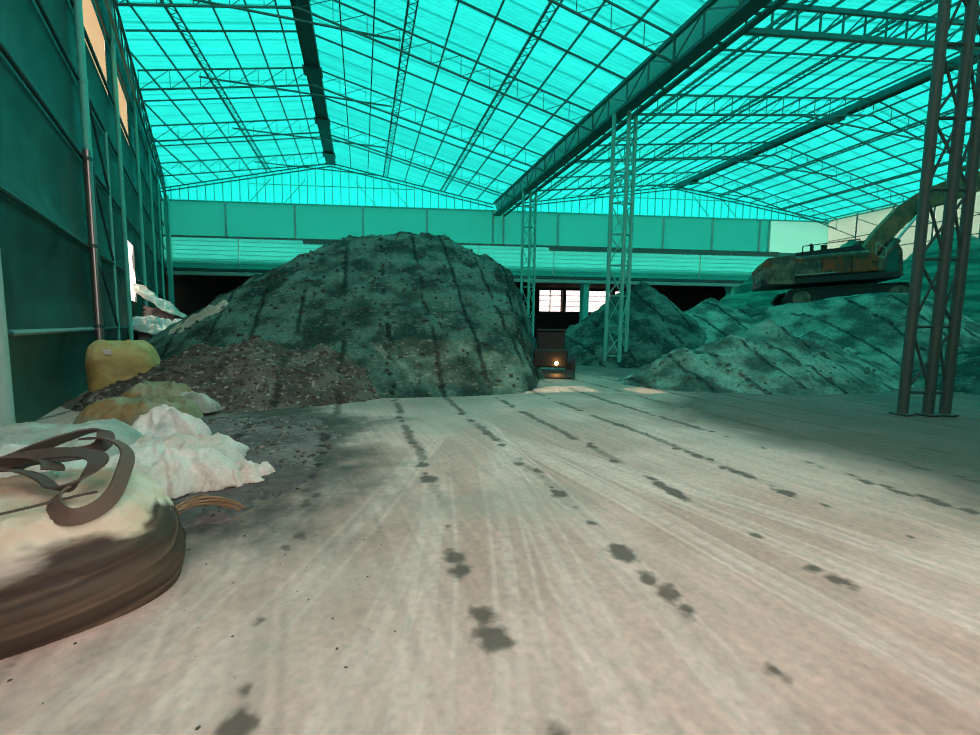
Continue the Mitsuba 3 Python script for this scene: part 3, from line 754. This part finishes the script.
z2, z0s, z1s = heap_z(h2, 11, 0.20, 0.10), heap_z(h0, 71, 0.05, 0.035), heap_z(h1, 3, 0.14, 0.12)
rubble("rubble", "dark clods strewn over the brown mound", 2600, lambda r: (r.uniform(-5, 0.8), r.uniform(7.6, 12)), z2, 0.018, 0.075, "mat_rock_dark", 1)
rubble("rubble", "pale stone chips strewn over the brown mound", 420, lambda r: (r.uniform(-5, 0.8), r.uniform(7.4, 12)), z2, 0.013, 0.05, "mat_rock_pale", 2)
rubble("rubble", "dark clods lying on the soil spill beside the sacks", 500, lambda r: (r.uniform(-3, 0.0), r.uniform(3.4, 9)), z0s, 0.012, 0.05, "mat_rock_dark", 3)
rubble("rubble", "pale stone chips lying on the soil spill beside the sacks", 160, lambda r: (r.uniform(-3, 0.0), r.uniform(3.6, 9)), z0s, 0.010, 0.04, "mat_rock_pale", 4)
rubble("rubble", "dark lumps on the face of the biggest soil heap", 1500, lambda r: (r.uniform(-5, 7), r.uniform(10, 17.8)), z1s, 0.02, 0.09, "mat_rock_dark_green", 5)
z3s = heap_z(h3, 21, 0.20, 0.12)
rubble("rubble", "loose lumps on the light coloured heap", 900, lambda r: (r.uniform(7.5, 18), r.uniform(6.2, 11)), z3s, 0.02, 0.09, "mat_rock_green", 7)
zflat = lambda x, y: 0.0
rubble("gravel", "small grit scattered on the floor near the bulk bag", 80, lambda r: (r.uniform(-1.6, 0.2), r.uniform(1.8, 3.8)), zflat, 0.003, 0.011, "mat_rock_dark", 6)

# ------------------------------------------------------------------ sacks, sheets and straps
def pillow(cx, cy, sx, sy, rot, z0, h, exp=3.0, prof=(4.0, 0.5), wr=0.03, wf=4.0, seed=1, rings=36, segs=110, edge=0.0, tilt=(0, 0), sag=0.0, ridgy=True, base=None):
    """A lying sack or sheet: superellipse outline with a crumpled top and a flat underside."""
    th = np.linspace(0, 2 * np.pi, segs, endpoint=False)
    rr = (np.abs(np.cos(th)) ** exp + np.abs(np.sin(th)) ** exp) ** (-1 / exp)
    if edge:
        q = np.stack([np.cos(th) * 1.6 + 5, np.sin(th) * 1.6, th * 0 + seed], -1)
        rr = rr * (1 + edge * 2 * (fb(q * 1.6, 4, seed) - 0.5))
    s = np.linspace(0, 1, rings) ** 0.75
    c, sn = math.cos(rot), math.sin(rot)
    X = s[:, None] * (rr * np.cos(th))[None] * sx / 2
    Y = s[:, None] * (rr * np.sin(th))[None] * sy / 2
    p = np.stack([X * wf, Y * wf, X * 0 + seed * 3.1], -1)
    w = (fb(p * 0.6, 2, seed + 3)[..., None] - 0.5) * 1.6
    n = sum(a * (1 - 2 * np.abs(2 * meshkit.noise(p * q + w * np.array([1, -1, 0.5]), seed + k) - 1)) for k, (q, a) in enumerate(((1.0, 0.5), (2.1, 0.3), (4.3, 0.16), (9.0, 0.08))))
    body = (1 - s[:, None] ** prof[0]).clip(0, 1) ** prof[1]
    Z = h * body * (1 + 0 * X) + wr * n * np.sqrt(body) + tilt[0] * X + tilt[1] * Y - sag * np.exp(-((X / sx * 3.2) ** 2 + (Y / sy * 3.2) ** 2))
    Z = np.maximum(Z, 0.006)
    xw, yw = cx + c * X - sn * Y, cy + sn * X + c * Y
    zb = z0 if base is None else base(xw, yw)
    top = np.stack([xw, yw, zb + Z], -1)
    bot = np.stack([xw, yw, (zb if base is not None else z0) + 0 * Z], -1)
    v = np.vstack([top.reshape(-1, 3), bot.reshape(-1, 3)])
    i, j = np.meshgrid(np.arange(rings - 1), np.arange(segs), indexing="ij")
    f = np.stack([i * segs + j, (i + 1) * segs + j, (i + 1) * segs + (j + 1) % segs, i * segs + (j + 1) % segs], -1).reshape(-1, 4)
    f = np.vstack([f[:, [0, 1, 2]], f[:, [0, 2, 3]]])
    m = rings * segs
    j = np.arange(segs)
    rim = (rings - 1) * segs
    side = np.vstack([np.stack([rim + j, m + rim + j, m + rim + (j + 1) % segs], 1), np.stack([rim + j, m + rim + (j + 1) % segs, rim + (j + 1) % segs], 1)])
    return v, np.vstack([f, f[:, ::-1] + m, side])

def cloth_color(a, b, stain, amt, f=3.0):
    def fn(p, n, uv):
        g = mfbm(p.x * f, p.y * f, p.z * f, octaves=4)
        w = noise(p.x * 60, p.y * 60, p.z * 60)
        c = mix(a, b, smooth(0.3, 0.7, g)) * (0.9 + 0.2 * w)
        return mix(c, stain, smooth(0.52, 0.72, mfbm(p.x * f * 0.7 + 9, p.y * f * 0.7, p.z * f, octaves=4)) * amt)
    return fn
def cloth(key, a, b, stain, amt, f=3.0, bump=0.01):
    scene[key] = {"type": "twosided", "b": {"type": "bumpmap", "scale": bump, "tex": mikit.proc(lambda p, n, uv: 1 - dr.abs(2 * mfbm(p.x * 7, p.y * 7, p.z * 7, octaves=4) - 1), eps=0.006),
                  "b": {"type": "principled", "base_color": mikit.proc(cloth_color(a, b, stain, amt, f)), "roughness": 0.65, "specular": 0.3}}}

def bag_color(p, n, uv):
    g = mfbm(p.x * 5, p.y * 5, p.z * 5, octaves=4)
    c = mix((0.62, 0.50, 0.36), (0.74, 0.68, 0.56), smooth(0.3, 0.7, g))
    c = mix(c, (0.42, 0.40, 0.36), smooth(0.55, 0.7, mfbm(p.x * 3 + 3, p.y * 3, p.z * 3, octaves=3)) * 0.7)
    # soaked brown stain low on the side that faces the floor, with a ragged upper edge
    u = p.x * 0.35 + p.y * 0.94
    top = 0.40 + 0.16 * (noise(u * 4.0, 2.0) - 0.5) - 0.32 * smooth(2.75, 3.25, u) + 0.10 * (mfbm(u * 9, p.z * 22, octaves=3) - 0.5)
    wet = smooth(top + 0.04, top - 0.05, p.z)
    streak = noise((p.z - 0.12 * u) * 46, u * 1.6)
    dark = mix((0.040, 0.027, 0.019), (0.14, 0.10, 0.068), streak * streak * (0.5 + g))
    return mix(c, dark, wet)
scene["mat_bulk_bag"] = {"type": "twosided", "b": {"type": "principled", "base_color": mikit.proc(bag_color), "roughness": 0.6, "specular": 0.35}}
cloth("mat_sack_green", (0.30, 0.36, 0.31), (0.46, 0.52, 0.46), (0.20, 0.19, 0.16), 0.6)
cloth("mat_sack_olive", (0.22, 0.22, 0.13), (0.36, 0.36, 0.25), (0.34, 0.19, 0.07), 0.8)
cloth("mat_sack_yellow", (0.36, 0.29, 0.10), (0.52, 0.45, 0.20), (0.20, 0.13, 0.05), 0.5)
cloth("mat_sheet_white", (0.60, 0.54, 0.47), (0.74, 0.71, 0.66), (0.34, 0.30, 0.26), 0.4)
cloth("mat_plastic", (0.55, 0.56, 0.54), (0.78, 0.76, 0.72), (0.25, 0.4, 0.38), 0.6)
plain("mat_strap", (0.085, 0.068, 0.055), 0.7)
plain("mat_strap_brown", (0.125, 0.088, 0.068), 0.7)
plain("mat_label", (0.7, 0.7, 0.68), 0.5)
plain("mat_straw", (0.36, 0.24, 0.14), 0.8)

def ribbon(pts, width, thick=0.006, n=60, twist=None, flatn=None):
    """A strap along a spline: width along the side vector, turned by twist (radians per control point)."""
    pts = np.asarray(pts, float)
    s = np.concatenate([[0], np.cumsum(np.linalg.norm(np.diff(pts, axis=0), axis=1))])
    q = np.linspace(0, s[-1], n)
    p = CubicSpline(s, pts)(q)
    t = np.gradient(p, axis=0); t /= np.linalg.norm(t, axis=1, keepdims=True)
    side = np.cross(t, V(0, 0, 1)); side /= np.linalg.norm(side, axis=1, keepdims=True) + 1e-9
    nor = np.cross(side, t)
    a = np.interp(q, s, twist) if twist is not None else q * 0
    w = np.cos(a)[:, None] * side + np.sin(a)[:, None] * nor
    m = np.cross(w, t)
    c = [p + w * width / 2 + m * thick / 2, p - w * width / 2 + m * thick / 2, p - w * width / 2 - m * thick / 2, p + w * width / 2 - m * thick / 2]
    v = np.stack(c, 1).reshape(-1, 3)
    f = []
    for i in range(n - 1):
        for k in range(4):
            a0, b0 = i * 4 + k, i * 4 + (k + 1) % 4
            f += [[a0, a0 + 4, b0 + 4], [a0, b0 + 4, b0]]
    e = (n - 1) * 4
    f += [[0, 1, 2], [0, 2, 3], [e, e + 2, e + 1], [e, e + 3, e + 2]]
    return v, np.array(f)

# the bulk bag in the foreground
t = thing("bulk_bag", "slumped cream bulk bag with a soaked dark brown side, in the left foreground", "bag")
def bulk_bag():
    m = pillow(-2.02, 3.08, 1.62, 1.34, 0.42, 0.0, 0.60, exp=3.6, prof=(7.0, 0.62), wr=0.045, wf=3.5, seed=5, rings=90, segs=280, sag=0.06)
    v = m[0]
    # the lower side bulges past the top edge
    k = np.clip(1 - np.abs(v[:, 2] - 0.16) / 0.3, 0, 1)
    d = v[:, :2] - V(-2.02, 3.08)
    v[:, :2] += d / (np.linalg.norm(d, axis=1, keepdims=True) + 1e-6) * (0.05 * k)[:, None]
    # folds running along the slack side
    a = np.arctan2(d[:, 1], d[:, 0])
    q = np.stack([np.cos(a) * 2.2, np.sin(a) * 2.2, v[:, 2] * 13 - 1.3 * a], -1)
    fold = (1 - 2 * np.abs(2 * meshkit.noise(q, 3) - 1)) * 0.6 + (1 - 2 * np.abs(2 * meshkit.noise(q * 2.1, 4) - 1)) * 0.4
    low = np.clip(v[:, 2] / 0.1, 0, 1) * np.clip((0.56 - v[:, 2]) / 0.12, 0, 1)
    v[:, :2] += d / (np.linalg.norm(d, axis=1, keepdims=True) + 1e-6) * (0.028 * fold * low)[:, None]
    return v, m[1]
obj("sack", bulk_bag(), "mat_bulk_bag", t, smooth=True)
S = 0.66
LOOPS = [
    ([(-2.50, 3.10, 0.61), (-2.30, 3.36, 0.66), (-2.12, 3.56, 0.74), (-1.96, 3.72, 0.80), (-1.84, 3.80, 0.80), (-1.80, 3.72, 0.73), (-1.95, 3.60, 0.69), (-2.15, 3.42, 0.66)], 0.105, (0.5, 0.8, 1.0, 0.7, 0.2, 0.5, 0.8, 0.6), "mat_strap"),
    ([(-2.42, 3.14, 0.64), (-2.20, 3.24, 0.71), (-1.98, 3.24, 0.69), (-1.78, 3.10, 0.64), (-1.62, 2.98, 0.66), (-1.55, 3.04, 0.72), (-1.60, 3.22, 0.76), (-1.80, 3.36, 0.76), (-2.0, 3.44, 0.74), (-2.2, 3.40, 0.70)], 0.10, (0.9, 0.6, 0.3, 0.6, 0.5, 0.2, 0.1, 0.3, 0.6, 0.8), "mat_strap"),
    ([(-1.92, 3.74, 0.76), (-1.76, 3.64, 0.78), (-1.58, 3.46, 0.77), (-1.44, 3.22, 0.75), (-1.37, 2.98, 0.69), (-1.39, 2.80, 0.59), (-1.48, 2.73, 0.57), (-1.58, 2.78, 0.61), (-1.60, 2.92, 0.66)], 0.09, (0.2, 0.3, 0.5, 0.8, 1.0, 1.3, 1.3, 1.0, 0.6), "mat_strap_brown"),
    ([(-2.48, 3.02, 0.62), (-2.36, 3.16, 0.67), (-2.2, 3.34, 0.72), (-2.02, 3.40, 0.72), (-1.86, 3.28, 0.68)], 0.11, (0.2, 0.5, 0.9, 0.5, 0.3), "mat_strap"),
]
for pts, w, tw, m in LOOPS:
    obj("lifting_strap", ribbon(pts, w, 0.012, 80, tw), m, t, smooth=40)
obj("seam_cord", ribbon([(-2.35, 2.62, 0.60), (-2.05, 2.64, 0.625), (-1.8, 2.70, 0.625), (-1.62, 2.80, 0.635), (-1.46, 2.92, 0.635)], 0.018, 0.01, 50), "mat_strap", t, smooth=40)

def sack(name, label, cat, mat, group=None, **kw):
    k = obj(name, pillow(**kw), mat, smooth=True)
    return tag(k, label, cat, group)
g = "flattened sacks between the bulk bag and the tarp wall"
sack("flat_sack", "flattened pale green woven sack behind the bulk bag", "sack", "mat_sack_green", g, cx=-3.12, cy=5.35, sx=1.75, sy=1.7, rot=0.35, z0=0.08, h=0.40, exp=3.4, prof=(5.0, 0.7), wr=0.075, wf=3.0, seed=8, rings=60, segs=180)
sack("flat_sack", "folded cream sack lying directly behind the bulk bag straps", "sack", "mat_sheet_white", g, cx=-2.75, cy=4.25, sx=1.15, sy=0.8, rot=0.5, z0=0.08, h=0.46, exp=3.0, prof=(4.0, 0.7), wr=0.07, wf=4.0, seed=15, rings=50, segs=150)
sack("flat_sack", "olive sack with orange stains, folded, in front of the yellow sack", "sack", "mat_sack_olive", g, cx=-3.35, cy=8.0, sx=1.6, sy=1.0, rot=0.1, z0=0.05, h=0.30, exp=3.0, prof=(3.6, 0.7), wr=0.13, wf=3.0, seed=18, edge=0.2, rings=50, segs=150)
sack("flat_sack", "small grey-green sack folded on itself below the yellow sack", "sack", "mat_sack_olive", g, cx=-3.5, cy=9.0, sx=1.2, sy=0.7, rot=0.25, z0=0.10, h=0.36, exp=2.6, prof=(3.0, 0.7), wr=0.15, wf=3.5, seed=23, edge=0.25, rings=50, segs=150)
sack("flat_sack", "crumpled pale green sack end at the foot of the brown mound", "sack", "mat_sack_green", g, cx=-2.8, cy=8.55, sx=0.8, sy=0.5, rot=-0.2, z0=0.08, h=0.24, exp=2.4, prof=(2.6, 0.7), wr=0.13, wf=4.5, seed=27, edge=0.35, rings=40, segs=130)
k = sack("crumpled_sheet", "crumpled off-white sheet spread over the dirt right of the straps", "sheet", "mat_sheet_white", None, cx=-1.95, cy=5.0, sx=1.5, sy=1.75, rot=0.1, z0=0.07, h=0.26, exp=2.4, prof=(2.6, 0.8), wr=0.13, wf=2.6, seed=33, edge=0.5, rings=80, segs=260)
k = sack("crumpled_sheet", "torn flap of off-white sheeting reaching out over the dark soil spill", "sheet", "mat_sheet_white", None, cx=-1.28, cy=4.75, sx=0.75, sy=0.55, rot=0.5, z0=0.05, h=0.10, exp=2.2, prof=(2.6, 0.8), wr=0.12, wf=4.5, seed=41, edge=0.6, rings=50, segs=180)
k = sack("crumpled_sheet", "small white crumpled sheet just behind the off-white one", "sheet", "mat_plastic", None, cx=-2.42, cy=6.35, sx=0.95, sy=0.75, rot=0.3, z0=0.10, h=0.30, exp=2.2, prof=(2.0, 0.9), wr=0.18, wf=3.4, seed=37, edge=0.45, rings=60, segs=200)
# yellow bulk sack leaning by the wall
t = thing("yellow_sack", "yellow bulk sack with a white tag, leaning by the foot of the drain pipe", "sack")
def yellow():
    v, f = pillow(0, 0, 1.22, 1.0, 0.0, 0.0, 0.90, exp=3.0, prof=(6.0, 0.6), wr=0.12, wf=2.8, seed=44, rings=70, segs=200)
    v = np.asarray(v).copy()
    v[:, 0] *= 1 + 0.12 * (v[:, 2] - 0.4)
    v[:, 2] += 0.28 * v[:, 0] * np.clip(1 - v[:, 2] / 0.9, 0, 1) + 0.12
    v[:, 0] -= 0.10 * v[:, 2]
    a = 0.12
    R = np.array([[math.cos(a), -math.sin(a), 0], [math.sin(a), math.cos(a), 0], [0, 0, 1]])
    return v @ R.T + V(-4.60, 10.55, 0.12), f
obj("body", yellow(), "mat_sack_yellow", t, smooth=True)
obj("tag", rbox(0.12, 0.02, 0.10, 0.004, (-4.72, 10.07, 1.03)), "mat_label", t)
# straw bundle poking out beside the bag
t = thing("straw_bundle", "torn bundle of brown woven strips poking out beside the bulk bag", "straw bundle")
rs = np.random.default_rng(12)
for k in range(14):
    a, b = V(-1.42, 3.75, 0.14) + rs.normal(0, 0.03, 3), V(-0.98 - 0.02 * k, 3.92 + 0.015 * k, 0.08) + rs.normal(0, 0.02, 3)
    mid = (a + b) / 2 + V(0, 0, 0.05 + 0.03 * rs.random())
    obj("strip", ribbon([a, mid, b], 0.03, 0.004, 14, (0.4, 0.6, 0.9)), "mat_straw", t, smooth=40)
# plastic sheeting in the doorway
zz10 = heap_z(h10, 61, 0.15, 0.1)
def sheeting(cx, cy, sx, sy, rot, seed, plane, wr=0.22):
    return pillow(cx, cy, sx, sy, rot, 0.0, 0.08, exp=2.8, prof=(2, 0.7), wr=wr, wf=2.0, seed=seed, edge=0.3, rings=36, segs=120, base=plane)
tag(obj("plastic_sheeting", sheeting(-7.95, 21.1, 1.75, 1.5, 0.0, 51, lambda x, y: 3.0 - 0.75 * (x + 8.6) - 0.25 * np.abs(y - 21.0)), "mat_sheet_white", smooth=True), "sunlit white plastic sheeting sloping down from the bright doorway", "plastic sheeting")
tag(obj("plastic_sheeting", sheeting(-7.75, 19.6, 1.6, 1.1, 0.1, 57, lambda x, y: 1.75 - 0.25 * (x + 8.4) + 0.45 * (y - 19.8), 0.3), "mat_plastic", smooth=True), "shaded bluish plastic sheeting crumpled on the dirt bank below the doorway", "plastic sheeting")
tag(obj("plastic_sheeting", sheeting(-6.95, 20.4, 0.7, 0.9, 0.3, 63, lambda x, y: 1.55 + 0 * x, 0.25), "mat_plastic", smooth=True), "small bundle of teal plastic sheeting at the notch beside the biggest heap", "plastic sheeting")

# ------------------------------------------------------------------ excavator
def grime(a, b, lo, hi):
    return lambda p, n, uv: mix(a, b, smooth(lo, hi, 0.6 * mfbm(p.x * 2.2, p.y * 2.2, p.z * 2.6, octaves=4) + 0.4 * mfbm(p.x * 9, p.y * 9, p.z * 3, octaves=3)))
def dirty(key, a, b, lo, hi):
    scene[key] = {"type": "twosided", "b": {"type": "principled", "base_color": mikit.proc(grime(a, b, lo, hi)), "roughness": 0.6, "specular": 0.4}}
dirty("mat_orange", (0.50, 0.085, 0.03), (0.11, 0.075, 0.05), 0.36, 0.66)
dirty("mat_machine_grey", (0.27, 0.20, 0.14), (0.10, 0.085, 0.07), 0.35, 0.62)
plain("mat_machine_dark", (0.03, 0.033, 0.033), 0.6)
dirty("mat_boom", (0.42, 0.165, 0.085), (0.16, 0.10, 0.065), 0.40, 0.66)
plain("mat_chrome", (0.75, 0.77, 0.77), 0.15, 0.9)
plain("mat_cab_glass", (0.05, 0.22, 0.20), 0.12)
plain("mat_track", (0.035, 0.035, 0.033), 0.8)
def excavator():
    hd = math.radians(-40.0)
    c, s = math.cos(hd), math.sin(hd)
    tilt = math.radians(3.0)
    R = np.array([[c, -s, 0], [s, c, 0], [0, 0, 1]]) @ np.array([[math.cos(tilt), 0, -math.sin(tilt)], [0, 1, 0], [math.sin(tilt), 0, math.cos(tilt)]])
    M = np.eye(4); M[:3, :3] = R; M[:3, 3] = EX + V(0, 0, 0.03)
    t = thing("excavator", "large dirty orange excavator with raised boom, standing on the soil bank at the right", "excavator")
    def p(name, mesh, m, parent=t, smooth=False, label=None):
        return obj(name, xf(mesh, M), m, parent, smooth=smooth, label=label)
    # undercarriage
    for sgn in (-1, 1):
        y = sgn * 1.3
        prof = [(-2.35, 0.25), (-2.15, 0.06), (-1.7, 0.0), (1.7, 0.0), (2.15, 0.06), (2.35, 0.25), (2.4, 0.55), (2.2, 0.85), (1.8, 0.95), (-1.8, 0.95), (-2.2, 0.85), (-2.4, 0.55)]
        tr = p("track", prism(prof, y - 0.24, y + 0.24), "mat_track")
        P = np.array(prof + prof[:1]); L = np.concatenate([[0], np.cumsum(np.linalg.norm(np.diff(P, axis=0), axis=1))])
        for d in np.arange(0, L[-1], 0.22):
            x, z = np.interp(d, L, P[:, 0]), np.interp(d, L, P[:, 1])
            nx, nz = x / 2.4, (z - 0.47)
            k = math.hypot(nx * 0.2, nz) + 1e-6
            p("track_shoe", rbox(0.17, 0.6, 0.07, 0.01, (x, y, z)) if abs(x) < 1.9 else rbox(0.09, 0.6, 0.15, 0.01, (x, y, z)), "mat_track", tr)
        for x in (-1.75, 1.75):
            p("sprocket", (lambda m: (m[0], m[1]))(tube([(x, y - 0.28, 0.5), (x, y + 0.28, 0.5)], 0.36, 18)), "mat_machine_grey", tr, smooth=40)
    p("carbody", rbox(2.6, 2.0, 0.45, 0.06, (0, 0, 0.75)), "mat_machine_dark")
    p("slew_ring", tube([(0, 0, 0.95), (0, 0, 1.18)], 0.7, 24), "mat_machine_dark", smooth=40)
    # upper structure
    p("deck", rbox(5.2, 2.9, 0.34, 0.05, (-0.75, 0, 1.34)), "mat_machine_dark")
    cw = [(-2.0, 1.2), (-3.05, 1.28), (-3.30, 1.55), (-3.32, 2.2), (-3.1, 2.5), (-2.0, 2.56)]
    p("counterweight", prism(cw, -1.48, 1.48), "mat_machine_grey", label="dark grimy counterweight")
    cwr = [(-2.9, 2.1), (-3.36, 2.05), (-3.36, 2.2), (-3.12, 2.44), (-2.9, 2.46)]
    p("counterweight_band", prism(cwr, -1.492, 1.492), "mat_orange", label="orange band round the tail")
    for x0, x1, m in ((-2.0, -1.0, "mat_machine_grey"), (-0.98, 0.1, "mat_orange"), (0.12, 1.05, "mat_orange")):
        d = p("side_door", rbox(x1 - x0, 0.06, 0.82 if x1 < 1 else 0.66, 0.02, ((x0 + x1) / 2, -1.46, 1.96 if x1 < 1 else 1.88)), m)
        p("latch", rbox(0.12, 0.03, 0.05, 0.008, (x1 - 0.15, -1.50, 1.95)), "mat_machine_dark", d)
    p("engine_housing", rbox(2.9, 2.86, 0.98, 0.08, (-0.65, 0, 2.0)), "mat_machine_grey")
    p("side_stripe", rbox(2.95, 0.02, 0.10, 0.004, (-0.55, -1.50, 2.28)), "mat_orange", label="orange stripe along the side")
    p("step_rail", rbox(1.6, 0.03, 0.05, 0.006, (-1.2, -1.50, 1.60)), "mat_galv", label="pale worn strip above the deck")
    p("hood", prism([(-2.0, 2.48), (-1.9, 2.68), (0.5, 2.76), (0.7, 2.48)], -1.2, 1.2), "mat_machine_dark")
    p("exhaust_pipe", tube([(-1.15, -0.5, 2.68), (-1.15, -0.5, 3.02), (-1.22, -0.5, 3.12)], 0.075, 10), "mat_machine_dark", smooth=40)
    p("air_filter", tube([(-0.7, -0.6, 2.7), (-0.7, -0.6, 3.0)], 0.13, 12), "mat_machine_dark", smooth=40)
    p("toolbox", rbox(0.55, 0.9, 0.62, 0.04, (1.08, -1.0, 1.85)), "mat_machine_grey")
    rail = [(-1.7, -1.38, 2.46), (-1.7, -1.38, 2.92), (0.4, -1.38, 3.0), (0.4, -1.38, 2.46)]
    p("handrail", merge([tube([rail[i], rail[i + 1]], 0.022, 6) for i in range(3)]), "mat_machine_dark")
    p("front_handrail", merge([tube([(1.0, -1.35, 2.16), (1.0, -1.35, 2.8)], 0.02, 6), tube([(1.0, -1.35, 2.8), (1.34, -1.35, 2.5)], 0.02, 6), tube([(1.34, -1.35, 2.5), (1.34, -1.35, 1.7)], 0.02, 6)]), "mat_galv")
    # cab on the far side
    cab = p("cab", prism([(0.7, 1.4), (0.7, 3.05), (0.95, 3.2), (2.25, 3.2), (2.55, 2.6), (2.6, 1.4)], 0.45, 1.45), "mat_machine_grey")
    p("window_pane", prism([(0.85, 1.6), (0.85, 3.0), (2.12, 3.0), (2.40, 2.5), (2.42, 1.6)], 0.435, 0.449), "mat_cab_glass", cab)
    p("windscreen", merge([bar((2.45, 0.95, 2.85), (2.63, 0.95, 1.7), 0.85, 0.02, up=(1, 0, 0.3))]), "mat_cab_glass", cab)
    # boom, side profile x-z
    up = [(0.35, 1.75), (0.55, 2.25), (1.35, 3.55), (2.1, 4.45), (2.75, 4.95), (3.5, 5.25), (5.2, 5.62), (7.1, 5.85)]
    lo = [(7.2, 5.45), (5.4, 4.95), (4.0, 4.45), (3.2, 4.28), (2.4, 3.65), (1.55, 2.75), (0.85, 1.75), (0.65, 1.55)]
    p("boom", prism(up + lo, -0.36, 0.36), "mat_boom", label="grimy brown cranked boom")
    bp_ = p("boom_foot_bracket", prism([(0.0, 1.5), (0.3, 2.2), (0.9, 2.1), (1.2, 1.5)], -0.5, -0.38), "mat_machine_dark")
    p("boom_foot_bracket", prism([(0.0, 1.5), (0.3, 2.2), (0.9, 2.1), (1.2, 1.5)], 0.38, 0.5), "mat_machine_dark")
    for y in (-0.52, 0.52):
        cy = p("lift_cylinder", tube([(1.0, y, 1.5), (2.0, y, 2.95)], 0.15, 14), "mat_machine_grey", smooth=40)
        p("piston_rod", tube([(2.0, y, 2.95), (2.75, y, 4.05)], 0.06, 10), "mat_chrome", cy, smooth=40, label="bright chrome rod")
    p("boom_pin", tube([(2.75, -0.6, 4.07), (2.75, 0.6, 4.07)], 0.12, 12), "mat_machine_dark", smooth=40)
    ac = p("arm_cylinder", tube([(4.0, 0, 5.72), (5.9, 0, 6.15)], 0.13, 12), "mat_boom", smooth=40)
    p("piston_rod", tube([(5.9, 0, 6.15), (7.2, 0, 6.4)], 0.06, 10), "mat_chrome", ac, smooth=40)
    p("arm", prism([(6.9, 6.45), (7.3, 6.5), (7.6, 5.6), (8.3, 3.0), (8.1, 2.9), (7.2, 5.0), (6.95, 5.5)], -0.25, 0.25), "mat_boom")
    p("bucket", prism([(8.3, 3.1), (8.0, 2.9), (7.3, 2.9), (6.8, 2.2), (6.9, 1.7), (7.2, 1.5), (7.3, 1.6), (7.1, 1.9), (7.2, 2.2), (7.9, 2.0), (8.4, 2.4)], -0.6, 0.6), "mat_machine_dark")
excavator()

# ------------------------------------------------------------------ small loader in the shadow of the big heap
def loader():
    t = thing("skid_loader", "small dark loader with a glowing lamp, parked beside the biggest heap", "loader")
    M = np.eye(4); a = math.radians(-115)
    M[:3, :3] = [[math.cos(a), -math.sin(a), 0], [math.sin(a), math.cos(a), 0], [0, 0, 1]]
    M[:3, 3] = V(6.35, 13.9, 0.0)
    def p(name, mesh, m, parent=t, **k): return obj(name, xf(mesh, M), m, parent, **k)
    p("body", rbox(1.9, 1.15, 0.62, 0.06, (-0.2, 0, 0.60)), "mat_track")
    p("cab", rbox(0.95, 0.95, 0.70, 0.05, (-0.1, 0, 1.18)), "mat_track")
    p("roof", rbox(1.1, 1.0, 0.07, 0.02, (-0.1, 0, 1.54)), "mat_track")
    for x in (-0.75, 0.45):
        for y in (-0.68, 0.68):
            w = p("wheel", tube([(x, y - 0.14, 0.33), (x, y + 0.14, 0.33)], 0.33, 20), "mat_track", smooth=40)
            p("hub", tube([(x, y - 0.155, 0.33), (x, y + 0.155, 0.33)], 0.15, 14), "mat_orange", w, smooth=40)
    for y in (-0.6, 0.6):
        p("lift_arm", bar((-1.0, y, 1.15), (0.95, y, 0.45), 0.10, 0.14), "mat_machine_dark")
    p("bucket", prism([(0.9, 0.25), (0.95, 0.08), (1.55, 0.05), (1.05, 0.15), (1.0, 0.26)], -0.8, 0.8), "mat_machine_dark")
    lm = p("headlamp", rbox(0.07, 0.16, 0.10, 0.02, (0.77, 0.2, 0.44)), "mat_machine_dark")
    k = p("lens", tube([(0.81, 0.2, 0.44), (0.84, 0.2, 0.44)], 0.06, 14), "mat_label", lm)
    scene[k]["emitter"] = {"type": "area", "radiance": {"type": "rgb", "value": [38.0, 16.0, 3.6]}}
loader()
